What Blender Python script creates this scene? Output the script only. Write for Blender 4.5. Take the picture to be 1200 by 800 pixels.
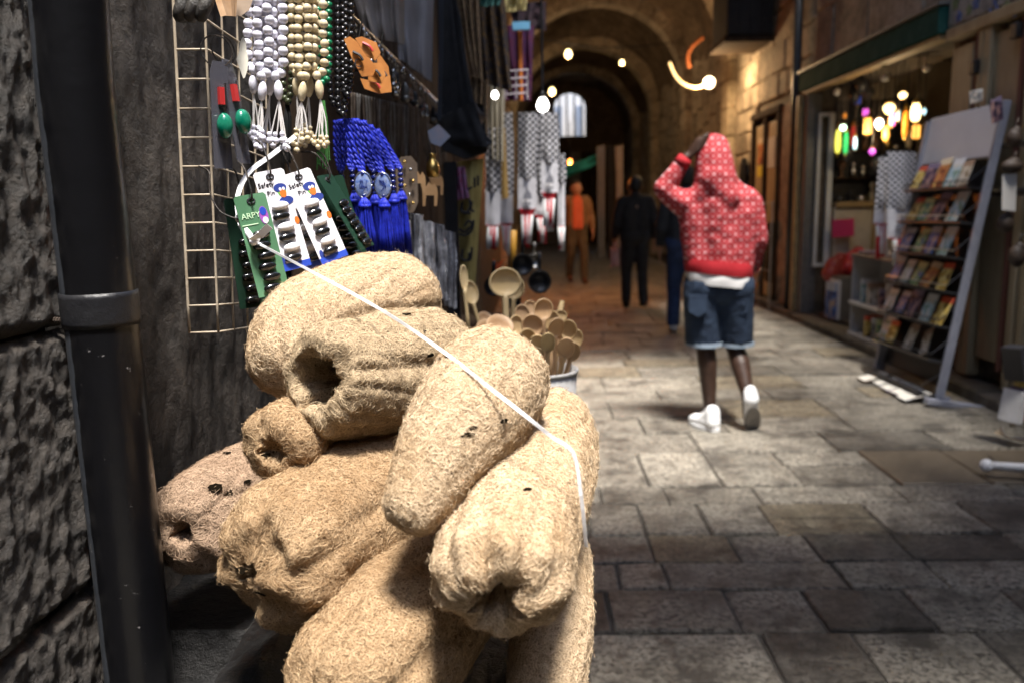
import bpy, bmesh, math, random
import numpy as np
from mathutils import Vector, Matrix, noise
for _o in list(bpy.data.objects): bpy.data.objects.remove(_o)
S = bpy.context.scene
COL = S.collection
random.seed(7); np.random.seed(7)
R = math.radians
# ------------------------------------------------------------------ camera, sky, sun, exposure
F = 950.0; RHO = .02
_Y = Vector((26, 160, -F)).normalized()
_Z = Vector((-RHO, 1, (160 - 26 * RHO) / F)).normalized()
_X = _Y.cross(_Z)
CAM = Vector((0, 0, 1.4))
def ray(u, v):
    d = Vector((u - 600, 400 - v, -F)); return Vector((d.dot(_X), d.dot(_Y), d.dot(_Z)))
def at(u, v, y):  r = ray(u, v); return CAM + r * (y / r.y)
def aX(u, v, x):  r = ray(u, v); return CAM + r * (x / r.x)
def aZ(u, v, z):  r = ray(u, v); return CAM + r * ((z - 1.4) / r.z)
cam = bpy.data.objects.new('camera', bpy.data.cameras.new('camera')); COL.objects.link(cam)
cam.matrix_world = Matrix.Translation(CAM) @ Matrix((_X, _Y, _Z)).to_4x4()
cam.data.sensor_width = 36; cam.data.lens = F / 1200 * 36; cam.data.clip_start = .02; cam.data.clip_end = 500
cam.data.dof.use_dof = True; cam.data.dof.focus_distance = .93; cam.data.dof.aperture_fstop = 5.0
S.camera = cam
S.view_settings.view_transform = 'Standard'; S.view_settings.look = 'None'; S.view_settings.gamma = 1
S.view_settings.exposure = 2.95
SUN_DIR = Vector((-.10, .30, -.95)).normalized()
W = bpy.data.worlds.new('World'); S.world = W; W.use_nodes = True
_nt = W.node_tree; _sky = _nt.nodes.new('ShaderNodeTexSky'); _sky.sky_type = 'NISHITA'; _sky.sun_disc = False
_sky.sun_elevation = math.asin(-SUN_DIR.z); _sky.sun_rotation = math.atan2(-SUN_DIR.x, -SUN_DIR.y)
_nt.links.new(_sky.outputs[0], _nt.nodes['Background'].inputs[0]); _nt.nodes['Background'].inputs[1].default_value = .085
_sl = bpy.data.lights.new('sun', 'SUN'); _sl.energy = 1.5; _sl.angle = R(10); _sl.color = (1, .95, .88)
sun = bpy.data.objects.new('sun', _sl); COL.objects.link(sun); sun.rotation_euler = SUN_DIR.to_track_quat('-Z', 'Y').to_euler()
S.cycles.max_bounces = 6; S.cycles.diffuse_bounces = 4
S.cycles.sample_clamp_indirect = 4.0
# ------------------------------------------------------------------ materials
def nodes(name):
    m = bpy.data.materials.new(name); m.use_nodes = True; return m, m.node_tree, m.node_tree.nodes['Principled BSDF']
def N(t, kind, **kw):
    n = t.nodes.new('ShaderNode' + kind)
    for k, v in kw.items():
        if k[0] == '_': setattr(n, k[1:], v)
        else: n.inputs[k.replace('_', ' ')].default_value = v
    return n
def c4(c): return (c[0], c[1], c[2], 1)
def ramp(t, fac, stops):
    r = t.nodes.new('ShaderNodeValToRGB'); e = r.color_ramp.elements
    while len(e) < len(stops): e.new(.5)
    for q, (p, c) in zip(e, stops): q.position = p; q.color = c4(c)
    t.links.new(fac, r.inputs[0]); return r.outputs[0]
def M(name, c1, c2=None, scale=12, rough=.65, bump=0, bscale=None, metal=0, emit=0, rand=0, hue=0, spec=.4, sx=1, sy=1, sz=1, lo=.35, hi=.68, trans=0, alpha=1, coat=0):
    m, t, b = nodes(name); L = t.links.new
    b.inputs['Roughness'].default_value = rough; b.inputs['Metallic'].default_value = metal
    b.inputs['Specular IOR Level'].default_value = spec
    if trans: b.inputs['Transmission Weight'].default_value = trans
    if alpha < 1: b.inputs['Alpha'].default_value = alpha
    if coat: b.inputs['Coat Weight'].default_value = coat
    col = None
    if c2 is not None or bump:
        g = N(t, 'NewGeometry'); mp = N(t, 'Mapping'); mp.inputs['Scale'].default_value = (sx, sy, sz)
        L(g.outputs['Position'], mp.inputs[0])
    if c2 is not None:
        n = N(t, 'TexNoise', Scale=scale, Detail=7, Roughness=.62); L(mp.outputs[0], n.inputs[0])
        col = ramp(t, n.outputs[0], [(lo, c1), (hi, c2)])
    if rand or hue:
        oi = N(t, 'ObjectInfo'); hs = N(t, 'HueSaturation'); hs.inputs['Color'].default_value = c4(c1)
        mr = N(t, 'MapRange', To_Min=1 - rand, To_Max=1 + rand); L(oi.outputs['Random'], mr.inputs[0]); L(mr.outputs[0], hs.inputs['Value'])
        if hue:
            mh = N(t, 'MapRange', To_Min=.5 - hue, To_Max=.5 + hue); mu = N(t, 'Math', _operation='MULTIPLY'); mu.inputs[1].default_value = 7.31
            fr = N(t, 'Math', _operation='FRACT'); L(oi.outputs['Random'], mu.inputs[0]); L(mu.outputs[0], fr.inputs[0]); L(fr.outputs[0], mh.inputs[0]); L(mh.outputs[0], hs.inputs['Hue'])
        if col is not None: L(col, hs.inputs['Color'])
        col = hs.outputs[0]
    if col is not None: L(col, b.inputs['Base Color'])
    else: b.inputs['Base Color'].default_value = c4(c1)
    if bump:
        n2 = N(t, 'TexNoise', Scale=bscale or scale * 3, Detail=8, Roughness=.65); L(mp.outputs[0], n2.inputs[0])
        bp = N(t, 'Bump', Strength=bump, Distance=.02); L(n2.outputs[0], bp.inputs['Height']); L(bp.outputs[0], b.inputs['Normal'])
    if emit:
        b.inputs['Emission Color'].default_value = c4(c1); b.inputs['Emission Strength'].default_value = emit
    return m
def stone(name, c1, c2, dirt, scale=3, rough=.6, bump=.5, rand=.25, pit=18, dlo=.35, dhi=.6, spec=.35, plo=.36, phi=.5):
    """worn limestone: two tones, blotches of dark dirt, pits, a random value for each block"""
    m, t, b = nodes(name); L = t.links.new
    g = N(t, 'NewGeometry'); P = g.outputs['Position']
    a = N(t, 'TexNoise', Scale=scale * 2.3, Detail=8, Roughness=.7); L(P, a.inputs[0])
    base = ramp(t, a.outputs[0], [(.3, c1), (.7, c2)])
    oi = N(t, 'ObjectInfo'); mr = N(t, 'MapRange', To_Min=1 - rand, To_Max=1 + rand); L(oi.outputs['Random'], mr.inputs[0])
    hs = N(t, 'HueSaturation'); L(base, hs.inputs['Color']); L(mr.outputs[0], hs.inputs['Value'])
    d = N(t, 'TexNoise', Scale=scale, Detail=10, Roughness=.75); L(P, d.inputs[0])
    p = N(t, 'TexNoise', Scale=pit, Detail=8, Roughness=.75); L(P, p.inputs[0])
    df = ramp(t, d.outputs[0], [(dlo, (1, 1, 1)), (dhi, (0, 0, 0))])
    pf = ramp(t, p.outputs[0], [(plo, (1, 1, 1)), (phi, (0, 0, 0))])
    mx = N(t, 'Math', _operation='MAXIMUM'); L(df, mx.inputs[0]); L(pf, mx.inputs[1])
    ml = N(t, 'Math', _operation='MULTIPLY'); ml.inputs[1].default_value = .85; L(mx.outputs[0], ml.inputs[0])
    mix = N(t, 'MixRGB'); L(ml.outputs[0], mix.inputs[0]); L(hs.outputs[0], mix.inputs[1]); mix.inputs[2].default_value = c4(dirt)
    L(mix.outputs[0], b.inputs['Base Color'])
    rr = N(t, 'MapRange', To_Min=rough - .15, To_Max=rough + .25); L(p.outputs[0], rr.inputs[0]); L(rr.outputs[0], b.inputs['Roughness'])
    b.inputs['Specular IOR Level'].default_value = spec
    ad = N(t, 'Math', _operation='ADD'); L(a.outputs[0], ad.inputs[0]); L(p.outputs[0], ad.inputs[1])
    bp = N(t, 'Bump', Strength=bump, Distance=.03); L(ad.outputs[0], bp.inputs['Height']); L(bp.outputs[0], b.inputs['Normal'])
    return m
# ------------------------------------------------------------------ mesh building
class B:
    def __init__(s): s.v = []; s.f = []
    def add(s, vs, fs):
        o = len(s.v); s.v += [tuple(x) for x in vs]; s.f += [tuple(o + i for i in f) for f in fs]; return s
    def box(s, c, d, m=None):
        hx, hy, hz = d[0] / 2, d[1] / 2, d[2] / 2
        vs = [Vector((x * hx, y * hy, z * hz)) for x in (-1, 1) for y in (-1, 1) for z in (-1, 1)]
        if m is not None: vs = [m @ x for x in vs]
        vs = [x + Vector(c) for x in vs]
        return s.add(vs, [(0, 1, 3, 2), (4, 6, 7, 5), (0, 4, 5, 1), (2, 3, 7, 6), (0, 2, 6, 4), (1, 5, 7, 3)])
    def box2(s, a, b): return s.box([(a[i] + b[i]) / 2 for i in range(3)], [abs(b[i] - a[i]) for i in range(3)])
    def chbox(s, a, b, ch=.01, jit=0, bot=False):
        """axis-aligned block with chamfered edges (24 corner vertices)"""
        vs = []; fs = []
        for ix in (0, 1):
            for iy in (0, 1):
                for iz in (0, 1):
                    p = [(a[0], b[0])[ix], (a[1], b[1])[iy], (a[2], b[2])[iz]]
                    sg = [1 - 2 * ix, 1 - 2 * iy, 1 - 2 * iz]
                    j = [random.uniform(-jit, jit) for _ in range(3)]
                    for k in range(3):
                        q = [p[i] + j[i] + (0 if i == k else sg[i] * ch) for i in range(3)]
                        vs.append(q)
        def id(ix, iy, iz, k): return (ix * 4 + iy * 2 + iz) * 3 + k
        for k in range(3):
            o = [i for i in range(3) if i != k]
            for sd in (0, 1):
                q = []
                for (u, w) in ((0, 0), (1, 0), (1, 1), (0, 1)):
                    c = [0, 0, 0]; c[k] = sd; c[o[0]] = u; c[o[1]] = w; q.append(id(*c, k))
                fs.append(tuple(q))
        for k in range(3):
            o = [i for i in range(3) if i != k]
            for u in (0, 1):
                for w in (0, 1):
                    c0 = [0, 0, 0]; c1 = [0, 0, 0]; c0[o[0]] = c1[o[0]] = u; c0[o[1]] = c1[o[1]] = w; c0[k] = 0; c1[k] = 1
                    fs.append((id(*c0, o[0]), id(*c1, o[0]), id(*c1, o[1]), id(*c0, o[1])))
        for c in range(8): fs.append((c * 3, c * 3 + 1, c * 3 + 2))
        return s.add(vs, fs)
    def tube(s, pts, r, n=6, cap=True, r1=None):
        pts = [Vector(p) for p in pts]; k = len(pts); vs = []; fs = []; up = None
        for i, p in enumerate(pts):
            d = (pts[min(i + 1, k - 1)] - pts[max(i - 1, 0)]).normalized()
            if up is None: up = d.orthogonal().normalized()
            up = (up - d * up.dot(d)); up = up.normalized() if up.length > 1e-6 else d.orthogonal().normalized()
            w = d.cross(up); rr = r[i] if isinstance(r, (list, tuple)) else (r if r1 is None else r + (r1 - r) * i / (k - 1))
            for j in range(n):
                a = 2 * math.pi * j / n; vs.append(p + (up * math.cos(a) + w * math.sin(a)) * rr)
        for i in range(k - 1):
            for j in range(n): fs.append((i * n + j, i * n + (j + 1) % n, (i + 1) * n + (j + 1) % n, (i + 1) * n + j))
        if cap: fs.append(tuple(range(n - 1, -1, -1))); fs.append(tuple((k - 1) * n + j for j in range(n)))
        return s.add(vs, fs)
    def sphere(s, c, r, nu=8, nv=6, m=None):
        if not isinstance(r, (list, tuple, Vector)): r = (r, r, r)
        vs = [Vector((0, 0, r[2]))]; fs = []
        for i in range(1, nv):
            a = math.pi * i / nv
            for j in range(nu):
                b = 2 * math.pi * j / nu; vs.append(Vector((r[0] * math.sin(a) * math.cos(b), r[1] * math.sin(a) * math.sin(b), r[2] * math.cos(a))))
        vs.append(Vector((0, 0, -r[2])))
        if m is not None: vs = [m @ x for x in vs]
        vs = [x + Vector(c) for x in vs]
        for j in range(nu): fs.append((0, 1 + j, 1 + (j + 1) % nu))
        for i in range(nv - 2):
            for j in range(nu): fs.append((1 + i * nu + j, 1 + (i + 1) * nu + j, 1 + (i + 1) * nu + (j + 1) % nu, 1 + i * nu + (j + 1) % nu))
        l = len(vs) - 1; q = 1 + (nv - 2) * nu
        for j in range(nu): fs.append((l, q + (j + 1) % nu, q + j))
        return s.add(vs, fs)
    def lathe(s, prof, n=20, c=(0, 0, 0), m=None, sx=1, sy=1):
        vs = []; fs = []
        for (r, z) in prof:
            for j in range(n):
                a = 2 * math.pi * j / n; vs.append(Vector((r * math.cos(a) * sx, r * math.sin(a) * sy, z)))
        if m is not None: vs = [m @ x for x in vs]
        vs = [x + Vector(c) for x in vs]
        for i in range(len(prof) - 1):
            for j in range(n): fs.append((i * n + j, i * n + (j + 1) % n, (i + 1) * n + (j + 1) % n, (i + 1) * n + j))
        if prof[0][0] > 1e-6: fs.append(tuple(range(n - 1, -1, -1)))
        if prof[-1][0] > 1e-6: fs.append(tuple((len(prof) - 1) * n + j for j in range(n)))
        return s.add(vs, fs)
    def prism(s, out, z0, z1, m=None):
        n = len(out); vs = [Vector((x, y, z0)) for x, y in out] + [Vector((x, y, z1)) for x, y in out]
        if m is not None: vs = [m @ x for x in vs]
        return s.add(vs, [tuple(range(n - 1, -1, -1)), tuple(range(n, 2 * n))] + [(i, (i + 1) % n, n + (i + 1) % n, n + i) for i in range(n)])
    def grid(s, P):
        """P: rows of points, a sheet"""
        a, b = len(P), len(P[0]); o = [Vector(q) for r in P for q in r]
        return s.add(o, [(i * b + j, i * b + j + 1, (i + 1) * b + j + 1, (i + 1) * b + j) for i in range(a - 1) for j in range(b - 1)])
    def slab(s, P, th):
        """a sheet of points given thickness along its normals"""
        a, b = len(P), len(P[0]); Q = []
        for i in range(a):
            row = []
            for j in range(b):
                du = Vector(P[i][min(j + 1, b - 1)]) - Vector(P[i][max(j - 1, 0)]); dv = Vector(P[min(i + 1, a - 1)][j]) - Vector(P[max(i - 1, 0)][j])
                n = du.cross(dv); n = n.normalized() if n.length > 1e-9 else Vector((0, 0, 1)); row.append(Vector(P[i][j]) + n * th)
            Q.append(row)
        s.grid(P); s.grid([list(reversed(r)) for r in Q])
        for i in range(a - 1):
            s.add([P[i][0], P[i + 1][0], Q[i + 1][0], Q[i][0]], [(0, 1, 2, 3)]); s.add([P[i][-1], P[i + 1][-1], Q[i + 1][-1], Q[i][-1]], [(3, 2, 1, 0)])
        for j in range(b - 1):
            s.add([P[0][j], P[0][j + 1], Q[0][j + 1], Q[0][j]], [(3, 2, 1, 0)]); s.add([P[-1][j], P[-1][j + 1], Q[-1][j + 1], Q[-1][j]], [(0, 1, 2, 3)])
        return s
    def mesh(s, name, mat, smooth=False, inv=None):
        me = bpy.data.meshes.new(name); vs = s.v if inv is None else [inv @ Vector(x) for x in s.v]
        me.from_pydata(vs, [], s.f); me.update()
        if mat: me.materials.append(mat)
        if smooth: me.polygons.foreach_set('use_smooth', [True] * len(me.polygons))
        return me
    def build(s, name, mat, parent=None, smooth=False, world=True):
        """link as one mesh object; with world=True the points are world points, else local to the parent's thing"""
        inv = MW[parent.name].inverted() if (parent is not None and world) else None
        o = bpy.data.objects.new(name, s.mesh(name, mat, smooth, inv)); COL.objects.link(o)
        MW[o.name] = MW[parent.name] if parent is not None else Matrix()
        if parent is not None: o.parent = parent
        return o
MW = {}
def tag(o, label=None, cat=None, group=None, kind=None):
    if label: o['label'] = label
    if cat: o['category'] = cat
    if group: o['group'] = group
    if kind: o['kind'] = kind
    return o
def thing(name, label, cat, loc=(0, 0, 0), group=None, m=None, kind=None):
    o = bpy.data.objects.new(name, None); COL.objects.link(o)
    m = m if m is not None else Matrix.Translation(Vector(loc)); o.matrix_world = m; MW[o.name] = m.copy(); o.empty_display_size = .05
    return tag(o, label, cat, group, kind)
def inst(me, name, parent, loc, m=None):
    """another object using a shared mesh, at a world location"""
    o = bpy.data.objects.new(name, me); COL.objects.link(o); o.parent = parent
    w = (Matrix.Translation(Vector(loc)) @ (m or Matrix())); o.matrix_basis = MW[parent.name].inverted() @ w; MW[o.name] = w; return o
def origin_mesh(o, base):
    """move a one-mesh thing's origin to its base"""
    base = Vector(base); o.data.transform(Matrix.Translation(-base)); o.location = base; MW[o.name] = Matrix.Translation(base); return o
def facing(top, bot, yaw=0, toward=None):
    """frame at top: y runs up from bot to top, z looks to the viewer's side, turned by yaw"""
    top = Vector(top); bot = Vector(bot); y = (top - bot).normalized()
    z = (toward if toward is not None else (CAM - top)); z = (z - y * z.dot(y)).normalized(); x = y.cross(z)
    m = Matrix((x, y, z)).transposed().to_4x4(); m = m @ Matrix.Rotation(yaw, 4, 'Y'); m.translation = top; return m
def text(s, size, ext=.0003):
    cu = bpy.data.curves.new('t', 'FONT'); cu.body = s; cu.size = size; cu.extrude = ext; cu.align_x = 'CENTER'; cu.resolution_u = 2
    o = bpy.data.objects.new('t', cu); COL.objects.link(o); dg = bpy.context.evaluated_depsgraph_get()
    me = bpy.data.meshes.new_from_object(o.evaluated_get(dg)); bpy.data.objects.remove(o); return me
def lettering(s, size, parent, mat, m, name='lettering'):
    me = text(s, size); me.transform(m); me.materials.clear(); me.materials.append(mat)
    o = bpy.data.objects.new(name, me); COL.objects.link(o); o.parent = parent; MW[o.name] = MW[parent.name]; return o
def lamp(loc, energy, color, radius=.03, parent=None):
    l = bpy.data.lights.new('lamp_light', 'POINT'); l.energy = energy; l.color = color; l.shadow_soft_size = radius
    o = bpy.data.objects.new('lamp_light', l); COL.objects.link(o); o.location = loc
    if parent is not None: o.parent = parent; o.matrix_parent_inverse = MW[parent.name].inverted()
    return o
def fbm(p, s=1, o=4, seed=0):
    return noise.fractal(Vector(p) * s + Vector((seed * 17.3, seed * 5.1, seed * 9.7)), .9, 2.1, o)
ORD = 'first second third fourth fifth sixth seventh eighth ninth tenth eleventh twelfth thirteenth fourteenth fifteenth sixteenth seventeenth eighteenth nineteenth twentieth'.split()
ORD += ['twenty-' + o for o in ORD[:9]] + ['thirtieth'] + ['thirty-' + o for o in ORD[:9]]
# shared materials
WHITE = M('white_paint', (.72, .71, .7), (.6, .59, .58), 20, .5)
WHITEP = M('white_plastic', (.8, .8, .82), rough=.35)
BLACK = M('black_paint', (.008, .008, .010), (.016, .016, .018), 25, .4, .15)
DARK = M('dark_cloth', (.012, .012, .013), (.03, .028, .028), 30, .9)
DARKWOOD = M('dark_wood', (.03, .02, .014), (.07, .048, .03), 9, .9, .4, 30, sz=.15, spec=.08)
IRON = M('iron', (.03, .03, .03), (.07, .055, .045), 30, .5, .3, metal=.6)
STEEL = M('steel', (.55, .55, .55), rough=.28, metal=1)
BRASS = M('brass', (.75, .5, .16), rough=.3, metal=1)
# ------------------------------------------------------------------ the ground
FLOOR = stone('paving_limestone', (.30, .27, .22), (.58, .525, .43), (.045, .039, .032), 3.4, .36, 1, .26, 46, .40, .55, .6, .42, .55)
FLOORYEL = stone('yellowish_paving', (.32, .26, .17), (.5, .43, .31), (.05, .04, .03), 3.4, .36, 1, .2, 46, .40, .55, .6, .42, .55)
FLOORDK = stone('dark_paving', (.18, .16, .13), (.36, .325, .27), (.032, .028, .023), 3.4, .36, 1, .2, 46, .42, .6, .6, .42, .56)
FLOORBROWN = stone('smooth_brown_paving', (.10, .078, .055), (.15, .12, .085), (.04, .032, .024), 1.5, .35, .2, .12, 30, .3, .45, .5)
JOINT = M('joint_grit', (.045, .038, .03), (.09, .076, .06), 30, .9, .5, 90)
g = B(); g.box2((-6, -12, -.3), (9, 60, -.014)); ground = g.build('ground', JOINT); tag(ground, 'dark gritty bed under the stone paving of the street', 'ground', kind='structure')
pave = thing('pavement', 'worn limestone slab paving of the covered market street', 'pavement', (1.3, 6, 0), kind='structure')
ROT = Matrix.Rotation(R(-.4), 4, 'Z')
def slab_stone(x0, x1, y0, y1, mat=FLOOR, gap=.0065):
    z = random.uniform(-.005, .003)
    b = B(); b.chbox((x0 + gap, y0 + gap, -.034), (x1 - gap, y1 - gap, z), .006, .004)
    b.build('paving_stone', mat, pave)
nst = 0
rows = [(1.62, 2.2, None), (2.2, 2.50, [-.55, -.1, .14, .72, 1.02, 1.42, 1.86, 2.4, 3.02]), (2.50, 2.80, [-.55, -.05, .24, .67, .95, 1.31, 1.66, 2.15, 2.6, 3.02]), (2.80, 3.03, [-.55, -.2, .12, .3, .48, 1.14, 1.5, 1.9, 2.4, 3.02]),
        (3.03, 3.30, [-.55, -.1, .2, .46, .80, 1.12, 1.48, 1.95, 2.5, 3.02]), (3.30, 3.66, [-.55, 0, .22, .46, .74, 1.02, 1.5, 1.94, 2.36, 3.02]), (3.66, 3.9, [-.55, .1, .3, .62, 1.06, 1.74, 2.3, 3.02]),
        (3.9, 4.46, [-.55, -.1, .24, .56, .93, 1.33, 1.8, 2.25, 2.75, 3.02])]
y = 4.46
while y < 12.6:
    h = random.uniform(.3, .62); rows.append((y, y + h, None)); y += h
for (y0, y1, xs) in rows:
    if xs is None:
        xs = [-.55]
        while xs[-1] < 2.75: xs.append(xs[-1] + random.uniform(.36, .85))
        xs[-1] = 3.02
    for i in range(len(xs) - 1):
        x0, x1 = xs[i], xs[i + 1]
        mt = FLOORBROWN if (y0 == 3.9 and 1.7 < x0 < 2.6) else FLOORYEL if (y0 == 3.30 and x0 == 1.02) else random.choice([FLOOR] * 12 + [FLOORYEL] + [FLOORDK] * (4 if y0 < 3.3 else 1))
        if x1 - x0 > .3 and random.random() < .16 and y1 - y0 > .33:
            ym = y0 + (y1 - y0) * random.uniform(.4, .6); slab_stone(x0, x1, y0, ym, mt); slab_stone(x0, x1, ym, y1, mt)
        else: slab_stone(x0, x1, y0 + random.uniform(-.006, .006), y1, mt)
b = B(); y = 12.6
while y < 34:
    h = random.uniform(.3, .5); x = -.55
    while x < 3:
        w = random.uniform(.4, .8); b.box2((x + .006, y + .006, -.034), (min(x + w, 3.02) - .006, y + h - .006, random.uniform(-.006, .003))); x += w
    y += h
o = b.build('far_paving', FLOOR, pave); o['kind'] = 'stuff'
b = B(); y = -6
while y < 1.6:
    x = -.55
    while x < 3: b.box2((x + .012, y + .012, -.034), (min(x + .6, 3.02) - .012, y + .388, -.002)); x += .6
    y += .4
o = b.build('near_paving', FLOOR, pave); o['kind'] = 'stuff'
# kerb / raised threshold along the right shops
kerb = thing('kerb', 'low dark stone kerb along the foot of the right hand shops', 'kerb', (3.1, 7, 0), kind='structure')
KERB = stone('kerb_stone', (.12, .1, .08), (.2, .17, .13), (.03, .025, .02), 4, .6, .5, .2)
y = 4.0
while y < 13.4:
    l = random.uniform(.6, 1.0); b = B(); b.chbox((3.025, y + .006, -.03), (3.30, y + l - .006, .075 + random.uniform(-.006, .006)), .012, .004); b.build('kerb_stone', KERB, kerb); y += l
# ------------------------------------------------------------------ left wall
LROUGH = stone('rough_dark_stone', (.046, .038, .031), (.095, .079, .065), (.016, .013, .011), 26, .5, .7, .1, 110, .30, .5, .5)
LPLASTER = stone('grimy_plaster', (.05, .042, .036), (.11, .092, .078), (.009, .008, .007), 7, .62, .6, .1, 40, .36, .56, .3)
WALLX = -.48
def rough_sheet(name, y0, y1, z0, z1, ny, nz, mat, parent, amp, sc, vert=1, seed=1, crack=0):
    P = []
    for i in range(nz + 1):
        row = []
        for j in range(ny + 1):
            yy = y0 + (y1 - y0) * j / ny; zz = z0 + (z1 - z0) * i / nz
            ed = min(j / ny * (y1 - y0), (1 - j / ny) * (y1 - y0), i / nz * (z1 - z0), (1 - i / nz) * (z1 - z0))
            d = amp * fbm((0, yy * sc, zz * sc * vert), 1, 5, seed)
            if crack:
                q = noise.noise(Vector((3.3, yy * 5, zz * 3.2))); d += -crack * max(0, q - .32) * 3
            d -= .010 * max(0, 1 - ed / .009)
            row.append((WALLX + d, yy, zz))
        P.append(row)
    P = [list(r) for r in P]
    b = B(); b.grid(P)
    # body behind the face
    b.box2((WALLX - .2, y0, z0), (WALLX - .03, y1, z1))
    return b.build(name, mat, parent, True)
lw = thing('left_wall', 'dark rough stone and grimy plaster wall behind the black drainpipe', 'wall', (WALLX, 1, 0), kind='structure')
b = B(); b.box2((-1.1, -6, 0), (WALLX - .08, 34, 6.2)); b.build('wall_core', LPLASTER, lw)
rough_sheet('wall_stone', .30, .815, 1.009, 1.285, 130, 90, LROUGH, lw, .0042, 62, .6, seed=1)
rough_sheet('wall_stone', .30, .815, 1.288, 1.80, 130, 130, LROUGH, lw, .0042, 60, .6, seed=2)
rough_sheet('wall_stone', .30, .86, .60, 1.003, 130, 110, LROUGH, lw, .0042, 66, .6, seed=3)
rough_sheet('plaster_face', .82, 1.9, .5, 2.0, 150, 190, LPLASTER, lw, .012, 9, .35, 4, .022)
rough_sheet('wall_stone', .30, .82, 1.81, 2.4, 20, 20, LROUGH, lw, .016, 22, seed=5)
# ------------------------------------------------------------------ right wall and vault
RSTONE = stone('souk_stone', (.29, .24, .18), (.45, .38, .29), (.07, .056, .042), 2.4, .75, .6, .28, 14, .36, .58, .2)
RIBSTONE = stone('pale_rib_stone', (.34, .28, .2), (.46, .38, .27), (.1, .08, .055), 2, .75, .5, .15, 12, .32, .5, .2)
MORTAR = M('mortar', (.07, .058, .045), (.13, .105, .08), 14, .9, .5)
RX = 3.25
rw = thing('right_wall', 'tall wall of weathered limestone blocks on the right of the street', 'wall', (RX, 8, 0), kind='structure')
b = B(); b.box2((RX + .05, -6, 0), (RX + .6, 6.7, 6.2)); b.box2((RX + .05, 9.66, 0), (RX + .6, 34, 6.2)); b.box2((RX + .05, 6.7, 2.66), (RX + .6, 9.66, 6.2)); b.build('wall_core', MORTAR, rw)
def blocks(y0, y1, z0, z1, hmin=.3, hmax=.44, wmin=.35, wmax=.7, skip=None, rough=.02, mat=RSTONE):
    z = z0
    while z < z1 - .08:
        h = min(random.uniform(hmin, hmax), z1 - z); y = y0 - random.uniform(0, .3)
        while y < y1:
            w = random.uniform(wmin, wmax); a, c = max(y, y0), min(y + w, y1)
            if c - a > .06 and not (skip and skip((a + c) / 2, z + h / 2)):
                b = B(); b.chbox((RX - random.uniform(0, rough), a + .007, z + .007), (RX + .12, c - .007, z + h - .007), .02, .008); b.build('wall_stone', mat, rw)
            y += w
        z += h
blocks(9.85, 13.5, .07, 5.0, skip=lambda y, z: (10.25 < y < 12.2 and z < 2.6))
blocks(6.4, 9.85, 2.86, 4.3, .62, .72, .8, 1.25, rough=.03)
blocks(4.2, 6.35, 2.96, 4.3, .4, .5, .6, 1)
blocks(2.0, 5.35, .07, 2.9, .4, .55, .5, .8, skip=lambda y, z: y > 4.55 and z > 1.2)
b = B()
for k in range(330):
    pass
y = 13.9
while y < 33:
    z = .1
    w = random.uniform(.4, .7)
    while z < 4:
        h = random.uniform(.3, .45); b.chbox((RX - random.uniform(0, .03), y + .01, z + .01), (RX + .1, y + w - .01, z + h - .01), .02); z += h
    y += w
o = b.build('far_stonework', RSTONE, rw); o['kind'] = 'stuff'
# vault
VAULT = stone('sooty_vault_plaster', (.12, .09, .062), (.22, .165, .115), (.035, .026, .02), 1.1, .85, .5, .0, 9, .34, .56, .15)
CX = 1.32; ZC = 3.6
vt = thing('vaulted_ceiling', 'sooty stone vault over the far part of the street', 'vault', (CX, 18, 5.5), kind='structure')
def vault(y0, y1, rr, bulge):
    P = []
    nY = 14
    for i in range(nY + 1):
        t = i / nY; yy = y0 + (y1 - y0) * t; row = []; up = bulge * math.sin(math.pi * t)
        for j in range(41):
            a = math.pi * j / 40; k = rr + up * (math.sin(a) ** 2) + .08 * fbm((yy, math.cos(a) * 2, math.sin(a) * 2), 1.2, 3)
            row.append((CX + k * math.cos(a), yy, ZC + k * math.sin(a)))
        P.append(row)
    B().slab(P, -.25).build('vault_bay', VAULT, vt, True)
def rib(y, r_in, r_out, dy, mat, nv=17):
    for k in range(nv):
        a0 = math.pi * k / nv + .004; a1 = math.pi * (k + 1) / nv - .004; vs = []
        ri = r_in + random.uniform(-.012, .012); d = random.uniform(-.012, .012)
        n = 3
        for q in range(n + 1):
            a = a0 + (a1 - a0) * q / n
            for (rr, yy) in ((ri, y + d), (r_out, y + d), (r_out, y + dy), (ri, y + dy)): vs.append((CX + rr * math.cos(a), yy, ZC + rr * math.sin(a)))
        fs = [(3, 2, 1, 0), (4 * n, 4 * n + 1, 4 * n + 2, 4 * n + 3)]
        for q in range(n):
            for c in range(4): fs.append((q * 4 + c, q * 4 + (c + 1) % 4, q * 4 + 4 + (c + 1) % 4, q * 4 + 4 + c))
        B().add(vs, fs).build('rib_stone', mat, vt)
    for sx in (-1, 1):
        z = .0
        while z < ZC - .05:
            h = min(random.uniform(.36, .48), ZC - z)
            x0 = CX + sx * r_in; x1 = CX + sx * (r_out + .12); b = B(); b.chbox((min(x0, x1), y, z + .006), (max(x0, x1), y + dy, z + h - .006), .02, .01); b.build('pier_stone', mat, vt); z += h
rib(13.5, 1.80, 2.1, .55, RIBSTONE)
rib(17.2, 1.78, 2.15, .5, RSTONE)
rib(21.6, 1.74, 2.15, .6, RIBSTONE)
rib(25.4, 1.70, 2.15, .5, RSTONE)
vault(14.05, 17.2, 1.98, .45); vault(17.7, 21.6, 1.98, .5); vault(22.2, 25.4, 1.95, .4); vault(25.9, 29.4, 1.92, .3)
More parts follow.
